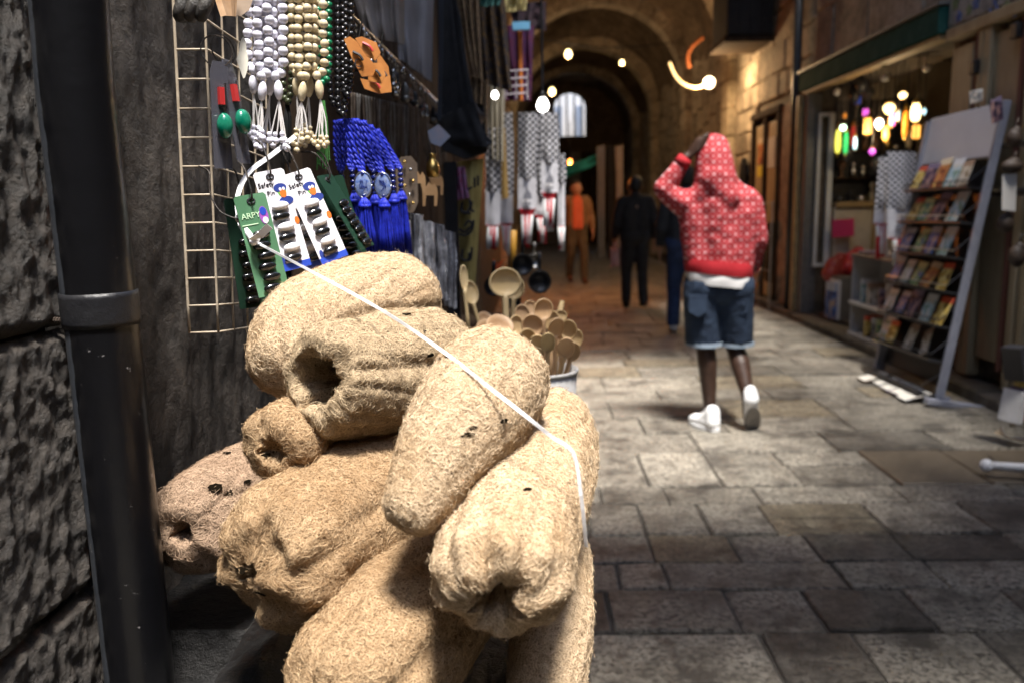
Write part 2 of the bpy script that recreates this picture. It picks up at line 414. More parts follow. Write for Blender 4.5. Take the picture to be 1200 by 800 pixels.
def tympanum(y):
    """flat wall over an arch up to the roof"""
    pts = [(CX + 2.1 * math.cos(math.pi * k / 24), ZC + 2.1 * math.sin(math.pi * k / 24)) for k in range(25)]
    vs = []; fs = []
    for (x, z) in pts: vs += [(x, y, z), (x, y, 6.6), (x, y + .3, z), (x, y + .3, 6.6)]
    for k in range(24):
        a = 4 * k; c = a + 4; fs += [(a, a + 1, c + 1, c), (a + 2, c + 2, c + 3, a + 3), (a, c, c + 2, a + 2), (a + 1, a + 3, c + 3, c + 1)]
    b = B().add(vs, fs); b.box2((-1.1, y, ZC), (CX - 2.1, y + .3, 6.6)); b.box2((CX + 2.1, y, ZC), (4, y + .3, 6.6)); b.build('arch_wall', RSTONE, vt)
tympanum(13.6)
# end wall with a daylit arched opening, a street facade beyond it
ew = thing('end_wall', 'dark wall closing the far end of the vault under a bright arched opening', 'wall', (CX, 29.4, 0), kind='structure')
b = B(); y0, y1 = 29.4, 29.8
ox0, ox1, oz0, osp = .75, 1.86, 3.75, 4.75
b.box2((-1.1, y0, 0), (4, y1, oz0)); b.box2((-1.1, y0, oz0), (ox0, y1, 6.6)); b.box2((ox1, y0, oz0), (4, y1, 6.6))
vs = []; fs = []
for k in range(17):
    a = math.pi * k / 16; x = (ox0 + ox1) / 2 + (ox1 - ox0) / 2 * math.cos(a); z = osp + .5 * math.sin(a); vs += [(x, y0, z), (x, y0, 6.6), (x, y1, z), (x, y1, 6.6)]
for k in range(16):
    a = 4 * k; c = a + 4; fs += [(a, a + 1, c + 1, c), (a + 2, c + 2, c + 3, a + 3), (a, c, c + 2, a + 2), (a + 1, a + 3, c + 3, c + 1)]
b.add(vs, fs).build('wall_core', VAULT, ew)
b = B()
for k in range(4): b.tube([(ox0 + .05 + (ox1 - ox0) * (k + .5) / 4.2, y0 + .2, oz0), (ox0 + .05 + (ox1 - ox0) * (k + .5) / 4.2, y0 + .2, 5.2)], .03, 6)
b.build('window_bars', IRON, ew)
fac = thing('pale_facade', 'sunlit pale house front seen through the far arched opening', 'building', (1.3, 34, 0))
b = B(); b.box2((-4, 34, 0), (7, 34.4, 7)); b.build('wall', M('sunlit_limestone', (.5, .47, .43), (.6, .57, .53), 2, .8), fac)
for x in (.9, 1.75):
    b = B(); b.box2((x, 33.93, 4.1), (x + .28, 34.02, 5.3)); b.build('shutter', M('blue_grey_shutter', (.2, .23, .28), rough=.6), fac)
# unseen roof over the near street, its gaps placed to shape the daylight
roof = thing('unseen_roof', 'unseen roofing over the near street, its gaps placed to shape the daylight', 'roof', (CX, 4, 6), kind='structure')
RT = M('roof_underside', (.07, .055, .042), (.14, .11, .08), 3, .9, .4)
GC = (2.72, 3.22, 2.4, 9.6)  # slit added to let more skylight onto the right wall
b = B(); zr, zt = 5.9, 6.1
GA = (-.5, 2.3, -4.6, .15); GB = (.4, 2.15, 1.75, 5.4)  # openings placed to light the loofahs and the patch of paving
b.box2((-1.1, -6, zr), (4, GA[2], zt)); b.box2((-1.1, GA[2], zr), (GA[0], GA[3], zt)); b.box2((GA[1], GA[2], zr), (4, GA[3], zt))
b.box2((-1.1, GA[3], zr), (4, GB[2], zt)); b.box2((-1.1, GB[2], zr), (GB[0], GB[3], zt)); b.box2((GB[1], GB[2], zr), (GC[0], GB[3], zt)); b.box2((GC[1], GB[2], zr), (4, GC[3], zt)); b.box2((GC[0], GB[2], zr), (GC[1], GC[2], zt)); b.box2((-1.1, GB[3], zr), (GC[0], GC[3], zt)); b.box2((-1.1, GC[3], zr), (4, 13.7, zt))
b.build('roof_slab', RT, roof)
b = B(); b.box2((-1.1, -6.4, 0), (4, -6, 6.6)); tag(b.build('unseen_back_wall', MORTAR), 'unseen wall added across the street behind the viewer', 'wall', kind='structure')  # added wall, out of view, bounds the light behind the viewer
# ------------------------------------------------------------------ drainpipe
def pipe_mat():
    m, t, b = nodes('black_glossy_pipe_paint'); L = t.links.new
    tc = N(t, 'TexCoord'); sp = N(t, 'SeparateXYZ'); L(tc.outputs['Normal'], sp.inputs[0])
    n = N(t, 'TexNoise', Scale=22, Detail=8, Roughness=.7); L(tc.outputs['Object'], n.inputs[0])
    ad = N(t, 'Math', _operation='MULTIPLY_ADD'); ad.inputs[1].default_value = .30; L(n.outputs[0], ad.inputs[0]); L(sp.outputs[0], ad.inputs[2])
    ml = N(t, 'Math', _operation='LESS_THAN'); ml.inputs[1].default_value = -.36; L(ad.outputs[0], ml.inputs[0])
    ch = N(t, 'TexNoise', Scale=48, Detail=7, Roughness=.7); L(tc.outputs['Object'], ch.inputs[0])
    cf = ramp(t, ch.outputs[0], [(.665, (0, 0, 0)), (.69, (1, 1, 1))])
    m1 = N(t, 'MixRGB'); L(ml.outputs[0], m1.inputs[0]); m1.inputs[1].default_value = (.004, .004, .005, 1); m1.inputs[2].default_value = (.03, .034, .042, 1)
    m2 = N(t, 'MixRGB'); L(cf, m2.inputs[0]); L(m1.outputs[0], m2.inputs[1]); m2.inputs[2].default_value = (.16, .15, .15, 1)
    L(m2.outputs[0], b.inputs['Base Color'])
    rr = N(t, 'MapRange', To_Min=.3, To_Max=.55); L(ml.outputs[0], rr.inputs[0]); L(rr.outputs[0], b.inputs['Roughness'])
    n3 = N(t, 'TexNoise', Scale=35, Detail=5); L(tc.outputs['Object'], n3.inputs[0])
    bp = N(t, 'Bump', Strength=.12, Distance=.01); L(n3.outputs[0], bp.inputs['Height']); L(bp.outputs[0], b.inputs['Normal'])
    return m
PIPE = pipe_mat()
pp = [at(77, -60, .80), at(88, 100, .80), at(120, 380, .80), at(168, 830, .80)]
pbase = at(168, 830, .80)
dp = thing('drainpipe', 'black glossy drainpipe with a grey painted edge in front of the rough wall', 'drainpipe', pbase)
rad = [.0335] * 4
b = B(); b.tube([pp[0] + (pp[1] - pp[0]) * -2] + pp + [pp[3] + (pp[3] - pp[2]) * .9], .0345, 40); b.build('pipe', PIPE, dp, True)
def along(v): # pipe axis at image row v
    for i in range(3):
        pass
    return None
c0 = pp[1] + (pp[2] - pp[1]) * .93; ax = (pp[2] - pp[1]).normalized()
b = B(); m = Matrix.Translation(c0) @ ax.to_track_quat('Z', 'Y').to_matrix().to_4x4()
b.lathe([(.035, -.017), (.0362, -.017), (.0366, -.012), (.0366, .012), (.0362, .017), (.035, .017)], 40, (0, 0, 0), None); b.v = [tuple(m @ Vector(x)) for x in b.v]
br = b.build('pipe_clamp', BLACK, dp, True)
b = B(); q = at(84, 376, .785); b.tube([q, at(30, 374, .79)], .0022, 8)
for k in range(14):
    p0 = q.lerp(at(30, 374, .79), k / 14 * .8 + .05); b.tube([p0, p0 + (at(30, 374, .79) - q).normalized() * .0015], .0033, 8)
b.build('bolt', M('rusty_bolt', (.05, .04, .035), (.12, .09, .07), 90, .5, metal=.6), dp)
b = B(); b.sphere(at(36, 368, .77), (.0045, .003, .0045), 10, 6); b.build('nut', IRON, dp, True)
# ------------------------------------------------------------------ ledge below the loofahs
LEDGE = stone('wet_dark_ledge', (.010, .009, .009), (.03, .028, .027), (.004, .004, .004), 20, .35, .8, .1, 60, .4, .55, .5)
b = B(); P = []
for i in range(50):
    row = []
    for j in range(60):
        x = -.345 + .315 * j / 59; yy = .66 + .9 * i / 49; row.append((x, yy, .915 + .012 * fbm((x * 18, yy * 18, 0), 1, 4, 8)))
    P.append(row)
b.grid(P); b.box2((-.345, .68, 0), (-.03, 1.55, .895)); b.box2((WALLX - .05, .88, 0), (-.347, 1.55, .912))
ledge = origin_mesh(b.build('stone_ledge', LEDGE, None, True), (-.25, 1.1, 0)); tag(ledge, 'dark rough stone ledge under the heap of loofahs', 'ledge')
# ------------------------------------------------------------------ loofahs
def loofah_mat(name, pale, mid, dark, fibre=False, stain=(.12, .075, .035), stain_amt=.5):
    m, t, b = nodes(name); L = t.links.new
    g = N(t, 'NewGeometry'); P = g.outputs['Position']
    w = N(t, 'TexNoise', Scale=26, Detail=4); L(P, w.inputs[0])
    n = N(t, 'TexNoise', Scale=9, Detail=6, Roughness=.65); L(P, n.inputs[0])
    if fibre:
        a = N(t, 'Attribute', _attribute_name='shade'); f = a.outputs['Fac']
        col = ramp(t, f, [(0, dark), (.35, mid), (.8, pale), (1, tuple(min(1, x * 1.18) for x in pale))])
    else:
        mx = N(t, 'Vector' + 'Math', _operation='MULTIPLY_ADD'); L(w.outputs['Color'], mx.inputs[0]); mx.inputs[1].default_value = (.02, .02, .02); L(P, mx.inputs[2])
        v = N(t, 'TexVoronoi', Scale=300, _feature='DISTANCE_TO_EDGE'); L(mx.outputs[0], v.inputs['Vector'])
        col = ramp(t, v.outputs['Distance'], [(.0, mid), (.12, mid), (.3, dark)])  # dark cells paint the shade in the holes between fibres
    sf = ramp(t, n.outputs[0], [(.5, (0, 0, 0)), (.72, (stain_amt,) * 3)])
    mm = N(t, 'MixRGB', _blend_type='MIX'); L(sf, mm.inputs[0]); L(col, mm.inputs[1]); mm.inputs[2].default_value = c4(stain)
    L(mm.outputs[0], b.inputs['Base Color']); b.inputs['Roughness'].default_value = .8; b.inputs['Specular IOR Level'].default_value = .2
    if not fibre:
        n2 = N(t, 'TexNoise', Scale=260, Detail=3); L(P, n2.inputs[0]); bp = N(t, 'Bump', Strength=.8, Distance=.003); L(n2.outputs[0], bp.inputs['Height']); L(bp.outputs[0], b.inputs['Normal'])
    return m
def lf_mats(nm, pale, mid, dark, stain=(.3, .18, .08), amt=.5):
    return (loofah_mat(nm + '_mesh', pale, mid, dark, False, stain, amt), loofah_mat(nm + '_fibre', pale, mid, dark, True, stain, amt))
LF_GOLD = lf_mats('golden_loofah', (.68, .53, .36), (.54, .405, .26), (.18, .12, .065), (.42, .26, .12), .55)
LF_TAN = lf_mats('tan_loofah', (.52, .37, .22), (.38, .255, .14), (.10, .055, .025), (.22, .12, .05), .65)
LF_GREY = lf_mats('greyish_loofah', (.56, .43, .28), (.42, .32, .20), (.14, .10, .06), (.27, .2, .13), .6)
LF_PINK = lf_mats('dusty_loofah', (.48, .34, .235), (.35, .245, .165), (.10, .065, .04), (.2, .12, .07), .6)
FLECK = M('dark_leaf_and_hole', (.007, .005, .003), rough=1, spec=.02)  # serves leaf scraps and the painted dark of a hole
def loofah(label, pts, radii, hole, seed, mats, nridge=5, amp=.10, nf=15000, deep=.09, lump=.062, flat=1.0, flecks=(), fw=.00019, wrap=1.0, e0=.85, e1=.9, twist=0, pk=.10):
    rs = np.random.RandomState(seed)
    pts = [Vector(p) for p in pts]; n = len(pts)
    # arc-length spine by Catmull-Rom
    fine = []
    for i in range(n - 1):
        p0, p1, p2, p3 = pts[max(i - 1, 0)], pts[i], pts[i + 1], pts[min(i + 2, n - 1)]
        for k in range(24):
            t = k / 24; fine.append(.5 * ((2 * p1) + (p2 - p0) * t + (2 * p0 - 5 * p1 + 4 * p2 - p3) * t * t + (3 * p1 - p0 - 3 * p2 + p3) * t ** 3))
    fine.append(pts[-1]); fine = np.array([tuple(p) for p in fine]); seg = np.linalg.norm(np.diff(fine, axis=0), axis=1); cum = np.concatenate([[0], np.cumsum(seg)]); LEN = cum[-1]
    NT = 112; inner = 12 if hole else 6; NA = 84
    h = hole if hole else .10
    rl = radii[0]; rb = radii[-1]
    S_, R_ = [], []
    for k in range(inner):
        q = k / inner; S_.append(deep * (1 - q) if hole else .015 * (1 - q)); R_.append(h * rl * (.55 + .45 * q) if hole else h * rl * q)
    E0 = min(rl * e0, LEN * .35); E1 = min(rb * e1, LEN * .4)
    u = np.linspace(0, 1, NA)
    # denser rings at the ends
    ss = LEN * (u - .055 * np.sin(2 * np.pi * u))
    for s in ss:
        r = np.interp(s / LEN, np.linspace(0, 1, len(radii)), radii)
        if s < E0: r *= h + (1 - h) * math.sqrt(max(0, 1 - (1 - s / E0) ** 2))
        if s > LEN - E1: r *= .12 + .88 * math.sqrt(max(0, 1 - (1 - (LEN - s) / E1) ** 2))
        S_.append(s); R_.append(r)
    S_ = np.array(S_); R_ = np.array(R_); nr = len(S_)
    C_ = np.stack([np.interp(S_, cum, fine[:, k]) for k in range(3)], 1)
    def tang(s):
        a = np.stack([np.interp(np.clip(s + .01, 0, LEN), cum, fine[:, k]) - np.interp(np.clip(s - .01, 0, LEN), cum, fine[:, k]) for k in range(3)], 1); return a / np.linalg.norm(a, axis=1)[:, None]
    T_ = tang(S_); ref = np.array([0, 0, 1.0]); Nn = ref - T_ * (T_ @ ref)[:, None]; Nn /= np.linalg.norm(Nn, axis=1)[:, None]; Bn = np.cross(T_, Nn)
    th = np.linspace(0, 2 * np.pi, NT, endpoint=False)
    ph = rs.rand() * 6; V = np.zeros((nr, NT, 3)); ph2 = rs.rand(8) * 6
    for i in range(nr):
        s = S_[i]; ins = i < inner
        a = th + twist * s
        rid = np.abs(np.cos(nridge * (a + .25 * math.sin(s * 14 + ph)) / 2 + ph)); rid2 = np.abs(np.cos((nridge * 2 + 1) * (a + .2 * math.sin(s * 18 + ph2[1])) / 2 + ph2[0]))
        prof = 1 + amp * (np.minimum(rid * 2.2, 1) - .75) + amp * .45 * (np.minimum(rid2 * 2, 1) - .7)
        if ins and hole: prof = 1 + .38 * np.cos(3 * th + ph2[2]) * (1 - i / inner) + .12 * np.cos(7 * th)
        e_ = max(0, 1 - s / (E0 * 1.25)) if not ins else 1
        if pk: prof = prof * (1 + pk * e_ * (np.abs(np.cos(2.5 * th + ph2[3])) ** .6 - .72) + pk * .4 * e_ * np.cos(9 * th + ph2[4]))
        c = C_[i]; dirs = np.cos(th)[:, None] * Nn[i] * flat + np.sin(th)[:, None] * Bn[i]
        P = c + dirs * (R_[i] * prof)[:, None]
        for j in range(NT):
            p = Vector(P[j]); l = lump * .9 * noise.noise(p * 15 + Vector((seed, 0, 0))) + lump * .42 * noise.noise(p * 40 + Vector((0, seed, 0))) + lump * .16 * noise.noise(p * 95)
            P[j] += dirs[j] * (l * R_[i] if not ins else l * .3 * R_[i])
            e = max(0, 1 - s / (E0 * .8)) if not ins else (i / inner)
            if e > 0: P[j] -= T_[i] * (e * rl * (.26 if hole else .13) * noise.noise(p * 38 + Vector((0, 0, seed))))
        V[i] = P
    base = V[:, :, 2].min(); root = V.reshape(-1, 3).mean(0); rootv = Vector((root[0], root[1], base))
    th_ = thing('loofah', label, 'loofah', rootv)
    vs = (V.reshape(-1, 3) - np.array(rootv)).tolist(); fs = []
    for i in range(nr - 1):
        for j in range(NT): fs.append((i * NT + j, i * NT + (j + 1) % NT, (i + 1) * NT + (j + 1) % NT, (i + 1) * NT + j))
    fs.append(tuple(range(NT - 1, -1, -1))); fs.append(tuple((nr - 1) * NT + j for j in range(NT)))
    bb = B(); bb.v = vs; bb.f = fs; bb.build('sponge_body', mats[0], th_, True, world=False)
    # fibres
    du = np.roll(V, -1, 1) - np.roll(V, 1, 1); dv = np.gradient(V, axis=0); NR = np.cross(du, dv); NR /= (np.linalg.norm(NR, axis=2)[:, :, None] + 1e-12)
    out = V - C_[:, None, :]; 
    mid = nr // 2
    if (NR[mid] * out[mid]).sum() < 0: NR = -NR
    lu = np.linalg.norm(du, axis=2) / 2 + 1e-6; lv = np.linalg.norm(dv, axis=2) + 1e-6
    area = (lu * lv); area[:2] *= .2; area[-1:] = 0
    nf = int(nf * 1.9); fl = area.reshape(-1); pick = rs.choice(len(fl), nf, p=fl / fl.sum()); I = pick // NT + rs.rand(nf) - .5; J = pick % NT + rs.rand(nf)
    K = 5; ln = rs.uniform(.008, .018, nf); phi = rs.rand(nf) * 2 * np.pi; cur = rs.normal(0, 1.0, nf)
    lift = rs.rand(nf) ** 2 * .0018 + .0003; stray = rs.rand(nf) < .05; lift2 = np.where(stray, rs.uniform(.002, .0055, nf), 0)
    def samp(A, i, j):
        i = np.clip(i, 0, nr - 1.001); i0 = i.astype(int); fi = (i - i0)[:, None]; j0 = np.floor(j).astype(int); fj = (j - j0)[:, None]
        a, b_, c, d = A[i0, j0 % NT], A[i0, (j0 + 1) % NT], A[i0 + 1, j0 % NT], A[i0 + 1, (j0 + 1) % NT]
        return (a * (1 - fj) + b_ * fj) * (1 - fi) + (c * (1 - fj) + d * fj) * fi
    ci, cj = I.copy(), J.copy(); PTS = []; NS = []
    for k in range(K):
        p = samp(V, ci, cj); nn = samp(NR, ci, cj); f = k / (K - 1)
        PTS.append(p + nn * (lift * (.3 + math.sin(math.pi * f)) + lift2 * f * f)[:, None]); NS.append(nn)
        a = phi + cur * k; st = ln / (K - 1)
        ci = ci + np.sin(a) * st / samp(lv[:, :, None], ci, cj)[:, 0]; cj = cj + np.cos(a) * st / samp(lu[:, :, None], ci, cj)[:, 0]
    PTS = np.array(PTS); NS = np.array(NS); TG = np.gradient(PTS, axis=0); TG /= (np.linalg.norm(TG, axis=2)[:, :, None] + 1e-9)
    SD = np.cross(NS, TG); tilt = rs.normal(0, .5, nf)[None, :, None]; SD = SD * np.cos(tilt) + NS * np.sin(tilt)
    wd = rs.uniform(.6, 1.25, nf)[None, :, None] * fw * np.array([.55, 1, 1, 1, .45])[:, None, None]
    A_, B_ = PTS + SD * wd, PTS - SD * wd
    vv = np.empty((nf, K, 2, 3)); vv[:, :, 0] = A_.transpose(1, 0, 2); vv[:, :, 1] = B_.transpose(1, 0, 2); vv = vv.reshape(-1, 3) - np.array(rootv)
    off = (np.arange(nf) * K * 2)[:, None, None] + (np.arange(K - 1) * 2)[None, :, None]; q = np.array([0, 2, 3, 1])[None, None, :] + off; q = q.reshape(-1)
    me = bpy.data.meshes.new('fibre_net'); me.vertices.add(len(vv)); me.vertices.foreach_set('co', vv.astype(np.float32).ravel())
    nq = len(q) // 4; me.loops.add(len(q)); me.loops.foreach_set('vertex_index', q.astype(np.int32)); me.polygons.add(nq); me.polygons.foreach_set('loop_start', np.arange(0, len(q), 4, dtype=np.int32))
    me.update(calc_edges=True); me.polygons.foreach_set('use_smooth', [True] * nq)
    at_ = me.attributes.new('shade', 'FLOAT', 'POINT'); sh = np.clip(rs.beta(1.3, 1.1, nf) , 0, 1); at_.data.foreach_set('value', np.repeat(sh, K * 2).astype(np.float32))
    me.materials.append(mats[1]); o = bpy.data.objects.new('fibre_net', me); COL.objects.link(o); o.parent = th_; o['kind'] = 'stuff'; MW[o.name] = MW[th_.name]
    # scraps of leaf, and dark patches painting the shade in holes: placed where the line from the viewer meets the surface
    for (fu, fv, sz) in flecks:
        rr = ray(fu, fv).normalized(); flat_ = V.reshape(-1, 3) - np.array(CAM); tt = flat_ @ np.array(rr); dd = np.linalg.norm(flat_ - tt[:, None] * np.array(rr), axis=1) + tt * .25
        c = Vector(V.reshape(-1, 3)[dd.argmin()]); nn = Vector(NR.reshape(-1, 3)[dd.argmin()])
        bf = B(); m = Matrix.Translation(c + nn * .0012) @ nn.to_track_quat('Z', 'Y').to_matrix().to_4x4()
        out_ = [(sz * (1 + .5 * rs.rand()) * math.cos(a) * (.6 + .8 * rs.rand()), sz * (.25 + .6 * rs.rand()) * math.sin(a)) for a in np.linspace(0, 2 * np.pi, 13)[:-1]]
        bf.prism(out_, 0, .0009, m); bf.build('leaf_or_hole_fleck', FLECK, th_)
    return th_
loofah('big pale loofah at the very back of the heap, curving away below the card packs', [at(342, 462, .93), at(358, 397, .98), at(426, 362, 1.05), at(506, 345, 1.12)], [.05, .066, .066, .058], 0, 11, LF_GOLD, 5, .07, 16000)
loofah('greyish loofah with a torn open end lying across the back loofah', [at(366, 444, .80), at(440, 440, .87), at(535, 412, .99)], [.054, .065, .056], .60, 12, LF_GREY, 5, .12, 20000, flecks=((478, 358, .004), (505, 415, .004), (497, 388, .003)), e0=.3)
loofah('smallest loofah with a round open end under the greyish torn one', [at(318, 528, .78), at(370, 503, .86), at(440, 472, .98)], [.040, .045, .045], .42, 13, LF_TAN, 4, .05, 11000, flecks=((312, 533, .004),), e0=.45, deep=.014)
loofah('dusty loofah with a dark patch painted as a hole beside the black pipe, leftmost of the heap', [at(212, 626, .84), at(262, 594, .92), at(380, 535, 1.06)], [.054, .062, .052], .3, 14, LF_PINK, 4, .10, 16000, flecks=((253, 572, .008), (268, 577, .005), (266, 531, .004), (290, 565, .004)), e0=.6, deep=.03)  # its larger flecks paint the dark inside a hole
loofah('stout brownish loofah with a pinched end across the middle of the heap', [at(297, 676, .70), at(372, 632, .77), at(500, 555, .94)], [.069, .080, .07], .24, 15, LF_TAN, 5, .06, 23000, flecks=((276, 668, .006), (300, 702, .005)), e0=.6, pk=.2, deep=.04)
loofah('brown loofah lowest in the heap, cut by the bottom of the picture', [at(385, 860, .62), at(448, 765, .69), at(545, 660, .82)], [.066, .071, .06], 0, 16, LF_TAN, 5, .07, 18000)
loofah('pale loofah behind the ridged one, lowest on the street side', [at(636, 850, .71), at(646, 740, .78), at(650, 620, .89)], [.036, .042, .04], 0, 17, LF_GOLD, 4, .07, 10000)
loofah('ridged pale loofah with a pinched end pointing down towards the viewer', [at(581, 708, .60), at(601, 622, .68), at(646, 494, .92)], [.0545, .063, .055], .40, 18, LF_GOLD, 5, .075, 22000, flecks=((618, 573, .003),), e0=.5, pk=.3, deep=.035)
loofah('smooth golden loofah lying slantwise on top, tapering to a small tip', [at(471, 617, .64), at(530, 517, .70), at(600, 416, .80)], [.020, .037, .051, .055, .048], .2, 19, LF_GOLD, 4, .05, 20000, flecks=((547, 510, .0045), (557, 500, .003), (590, 492, .003)), e0=.7, e1=.7)
# ------------------------------------------------------------------ string over the loofahs
def ribbon(b, pts, w, tw=0):
    P = []; pts = [Vector(p) for p in pts]
    for i, p in enumerate(pts):
        d = (pts[min(i + 1, len(pts) - 1)] - pts[max(i - 1, 0)]).normalized(); s = d.cross(CAM - p).normalized(); s = Matrix.Rotation(tw + .3 * math.sin(i * .9), 3, d) @ s
        P.append([p - s * w / 2, p - d * .0, p + s * w / 2])
    b.slab(P, .0004)
def smooth_path(pts, k=8):
    pts = [Vector(p) for p in pts]; out = []; n = len(pts)
    for i in range(n - 1):
        p0, p1, p2, p3 = pts[max(i - 1, 0)], pts[i], pts[i + 1], pts[min(i + 2, n - 1)]
        for j in range(k):
            t = j / k; out.append(.5 * ((2 * p1) + (p2 - p0) * t + (2 * p0 - 5 * p1 + 4 * p2 - p3) * t * t + (3 * p1 - p0 - 3 * p2 + p3) * t ** 3))
    return out + [pts[-1]]
st = thing('plastic_string', 'white plastic binding string tied to the grid and stretched across the loofahs', 'string', at(300, 283, 1.0))
b = B(); ribbon(b, smooth_path([at(302, 285, .98), at(380, 326, .90), at(455, 368, .81), at(520, 412, .73), at(560, 443, .69), at(610, 482, .665), at(645, 510, .655), at(672, 531, .655), at(681, 580, .65), at(687, 640, .66)], 4), .0032, .2); b.build('string_run', WHITEP, st)
b = B(); ribbon(b, smooth_path([at(346, 160, 1.10), at(318, 182, 1.06), at(291, 203, 1.03), at(279, 228, 1.01), at(279, 250, 1.0), at(284, 268, .99), at(297, 284, .98)], 5), .0058, .1); b.build('string_loop', WHITEP, st)
b = B(); b.sphere(at(281, 256, .985), .006, 10, 7); b.sphere(at(297, 283, .97), .0052, 10, 7); b.tube(smooth_path([at(281, 256, .985), at(287, 268, .98), at(299, 285, .975)], 4), .0042, 7); b.build('knot', WHITEP, st, True)
b = B(); ribbon(b, [at(304, 283, .97), at(296, 280, .965), at(305, 276, .962), at(316, 265, .96)], .009, 0); b.build('string_tail', WHITEP, st)
b = B(); b.tube(smooth_path([at(233, 195, 1.0), at(245, 202, .99), at(246, 225, .985), at(258, 248, .98), at(281, 258, .98)], 8), .0011, 6)
tag(b.build('wire_hook', IRON, None, True), 'thin dark wire hook between the grid and the string knot', 'hook')
# ------------------------------------------------------------------ wire grid on the wall
GRIDM = M('cream_coated_wire', (.55, .47, .36), (.35, .28, .2), 60, .45)
gy = 1.03; gx = at(231, 200, gy).x
ga = at(202, -20, gy); gb = at(222, 390, gy); gd = (gb - ga); gl = gd.length; gdn = gd.normalized()
wg = thing('wire_grid', 'cream wire display grid with a bent edge hanging beside the drainpipe', 'wire grid', gb)
side = Vector((.0335, 0.004, .0)); cell = gl / 12.2
def gp(i, k): # column i, row k (from the bottom)
    p = gb - gdn * (k * cell)
    if i == 0: return p
    return p + side + Vector((.003 * i, (i - 1) * .046, .004 - .004 * i))
for i in range(6):
    b = B(); b.tube([gp(i, k) for k in range(0, 14)], .0016 if i else .0019, 6); b.build('wire', GRIDM, wg, True)
for k in range(14):
    b = B(); b.tube([gp(0, k), gp(1, k) + Vector((-.002, 0, 0)), gp(1, k) + Vector((.001, .003, 0))] + [gp(i, k) for i in range(2, 6)], .0014, 6); b.build('wire', GRIDM, wg, True)
# ------------------------------------------------------------------ prayer bead strands
def bead_mat(n, c, c2=None): return M(n, c, c2, 60, .25, coat=.3)
BW = bead_mat('lilac_white_bead', (.72, .71, .80)); BC = bead_mat('cream_bead', (.78, .68, .48), (.42, .33, .18)); BG = bead_mat('green_bead', (.01, .16, .07)); BK = bead_mat('black_bead', (.012, .012, .014)); BO = bead_mat('olive_bead', (.05, .06, .03))
TW_ = M('white_cord', (.75, .72, .7), rough=.8); TG_ = M('green_cord', (.05, .2, .04), (.1, .3, .08), 50, .9); TK_ = M('black_cord', (.015, .015, .015), rough=.9)
def path_pts(P, step):
    P = [Vector(p) for p in P]; out = [P[0]]; acc = 0
    for a, c in zip(P, P[1:]):
        l = (c - a).length; t = step - acc
        while t <= l: out.append(a + (c - a) * (t / l)); t += step
        acc = l - (t - step)
    return out
BEADME = {}
def strand(label, ul, ur, vb, Y, mat, tmat, r=.0062, vt=-24, tail=True, single=True, group=None, tas=None):
    c = (ul + ur) / 2; w = (ur - ul) / 2; j = random.uniform
    pts = [at(c - w + j(-1, 1), vt, Y), at(c - w * 1.05, vb * .35, Y), at(c - w * 1.1, vb * .72, Y), at(c - w * .8, vb - 8, Y), at(c, vb, Y - .004), at(c + w * .8, vb - 8, Y), at(c + w * 1.1, vb * .72, Y), at(c + w * 1.05, vb * .35, Y), at(c + w + j(-1, 1), vt, Y)]
    pts = smooth_path(pts, 6)
    t = thing('prayer_bead_strand', label, 'prayer beads', at(c, vb, Y), group)
    B().tube(pts, .0008, 5).build('cord', tmat, t)
    key = (mat.name, r)
    if key not in BEADME: BEADME[key] = B().sphere((0, 0, 0), (r, r, r * .95), 10, 7).mesh('bead', mat, True)
    pp_ = path_pts(pts, r * 1.96)
    if single:
        for p in pp_: inst(BEADME[key], 'bead', t, p + Vector((j(-1, 1), j(-1, 1), j(-.6, .6))) * .0013, Matrix.Rotation(j(0, 3), 4, 'X'))
    else:
        bb = B()
        for p in pp_: bb.sphere(p, r, 7, 5)
        bb.build('beads', mat, t, True)
    if tail:
        b = B(); p0 = at(c, vb + 3, Y - .004); p1 = at(c + j(-3, 3), vb + 26, Y - .004); d = p1 - p0
        b.tube([p0 + d * k / 6 for k in range(7)], [.002, .0042, .0055, .006, .0055, .0045, .0025], 10); b.build('long_bead', mat, t, True)
        b = B(); e = B()
        for q in range(5):
            p2 = p1 + (at(c + j(-12, 10), vb + 72 + j(-6, 14), Y) - at(c, vb + 26, Y)); b.tube(smooth_path([p1, p1.lerp(p2, .5) + Vector((j(-.003, .003), 0, 0)), p2], 3), .0009, 5)
            e.sphere(p2, r * .68, 8, 6); e.sphere(p2 + Vector((0, 0, r * 1.2)), r * .5, 7, 5); 
        b.build('tail_cord', tmat, t); e.build('tail_bead', mat, t, True)
    if tas:
        v0, v1, tm, wpx = tas; b = B()
        for q in range(26):
            a = at(c + j(-2, 2), v0, Y); z = at(c + j(-wpx, wpx), v1 + j(-8, 4), Y + j(-.01, .01)); b.tube([a, a.lerp(z, .3) + (z - at(c, v1, Y)) * .3, z], .0008, 4)
        b.build('tassel', tm, t)
WB = 'white prayer beads bunched beside the wire grid'
for k, (a, c, v, dy, lb) in enumerate([(291, 302, 84, 0, 'white prayer bead strand nearest the wire grid, first of the white bunch'), (303, 314, 92, -.012, 'white prayer bead strand hanging in front in the middle of the white bunch'), (311, 323, 86, .012, 'white prayer bead strand half hidden behind the middle of the white bunch'), (320, 331, 91, -.004, 'white prayer bead strand at the cream bead side of the white bunch')]):
    strand(lb, a, c, v, 1.08 + dy, BW, TW_, .0067, group=WB)
CB = 'cream prayer beads bunched next to the white ones'
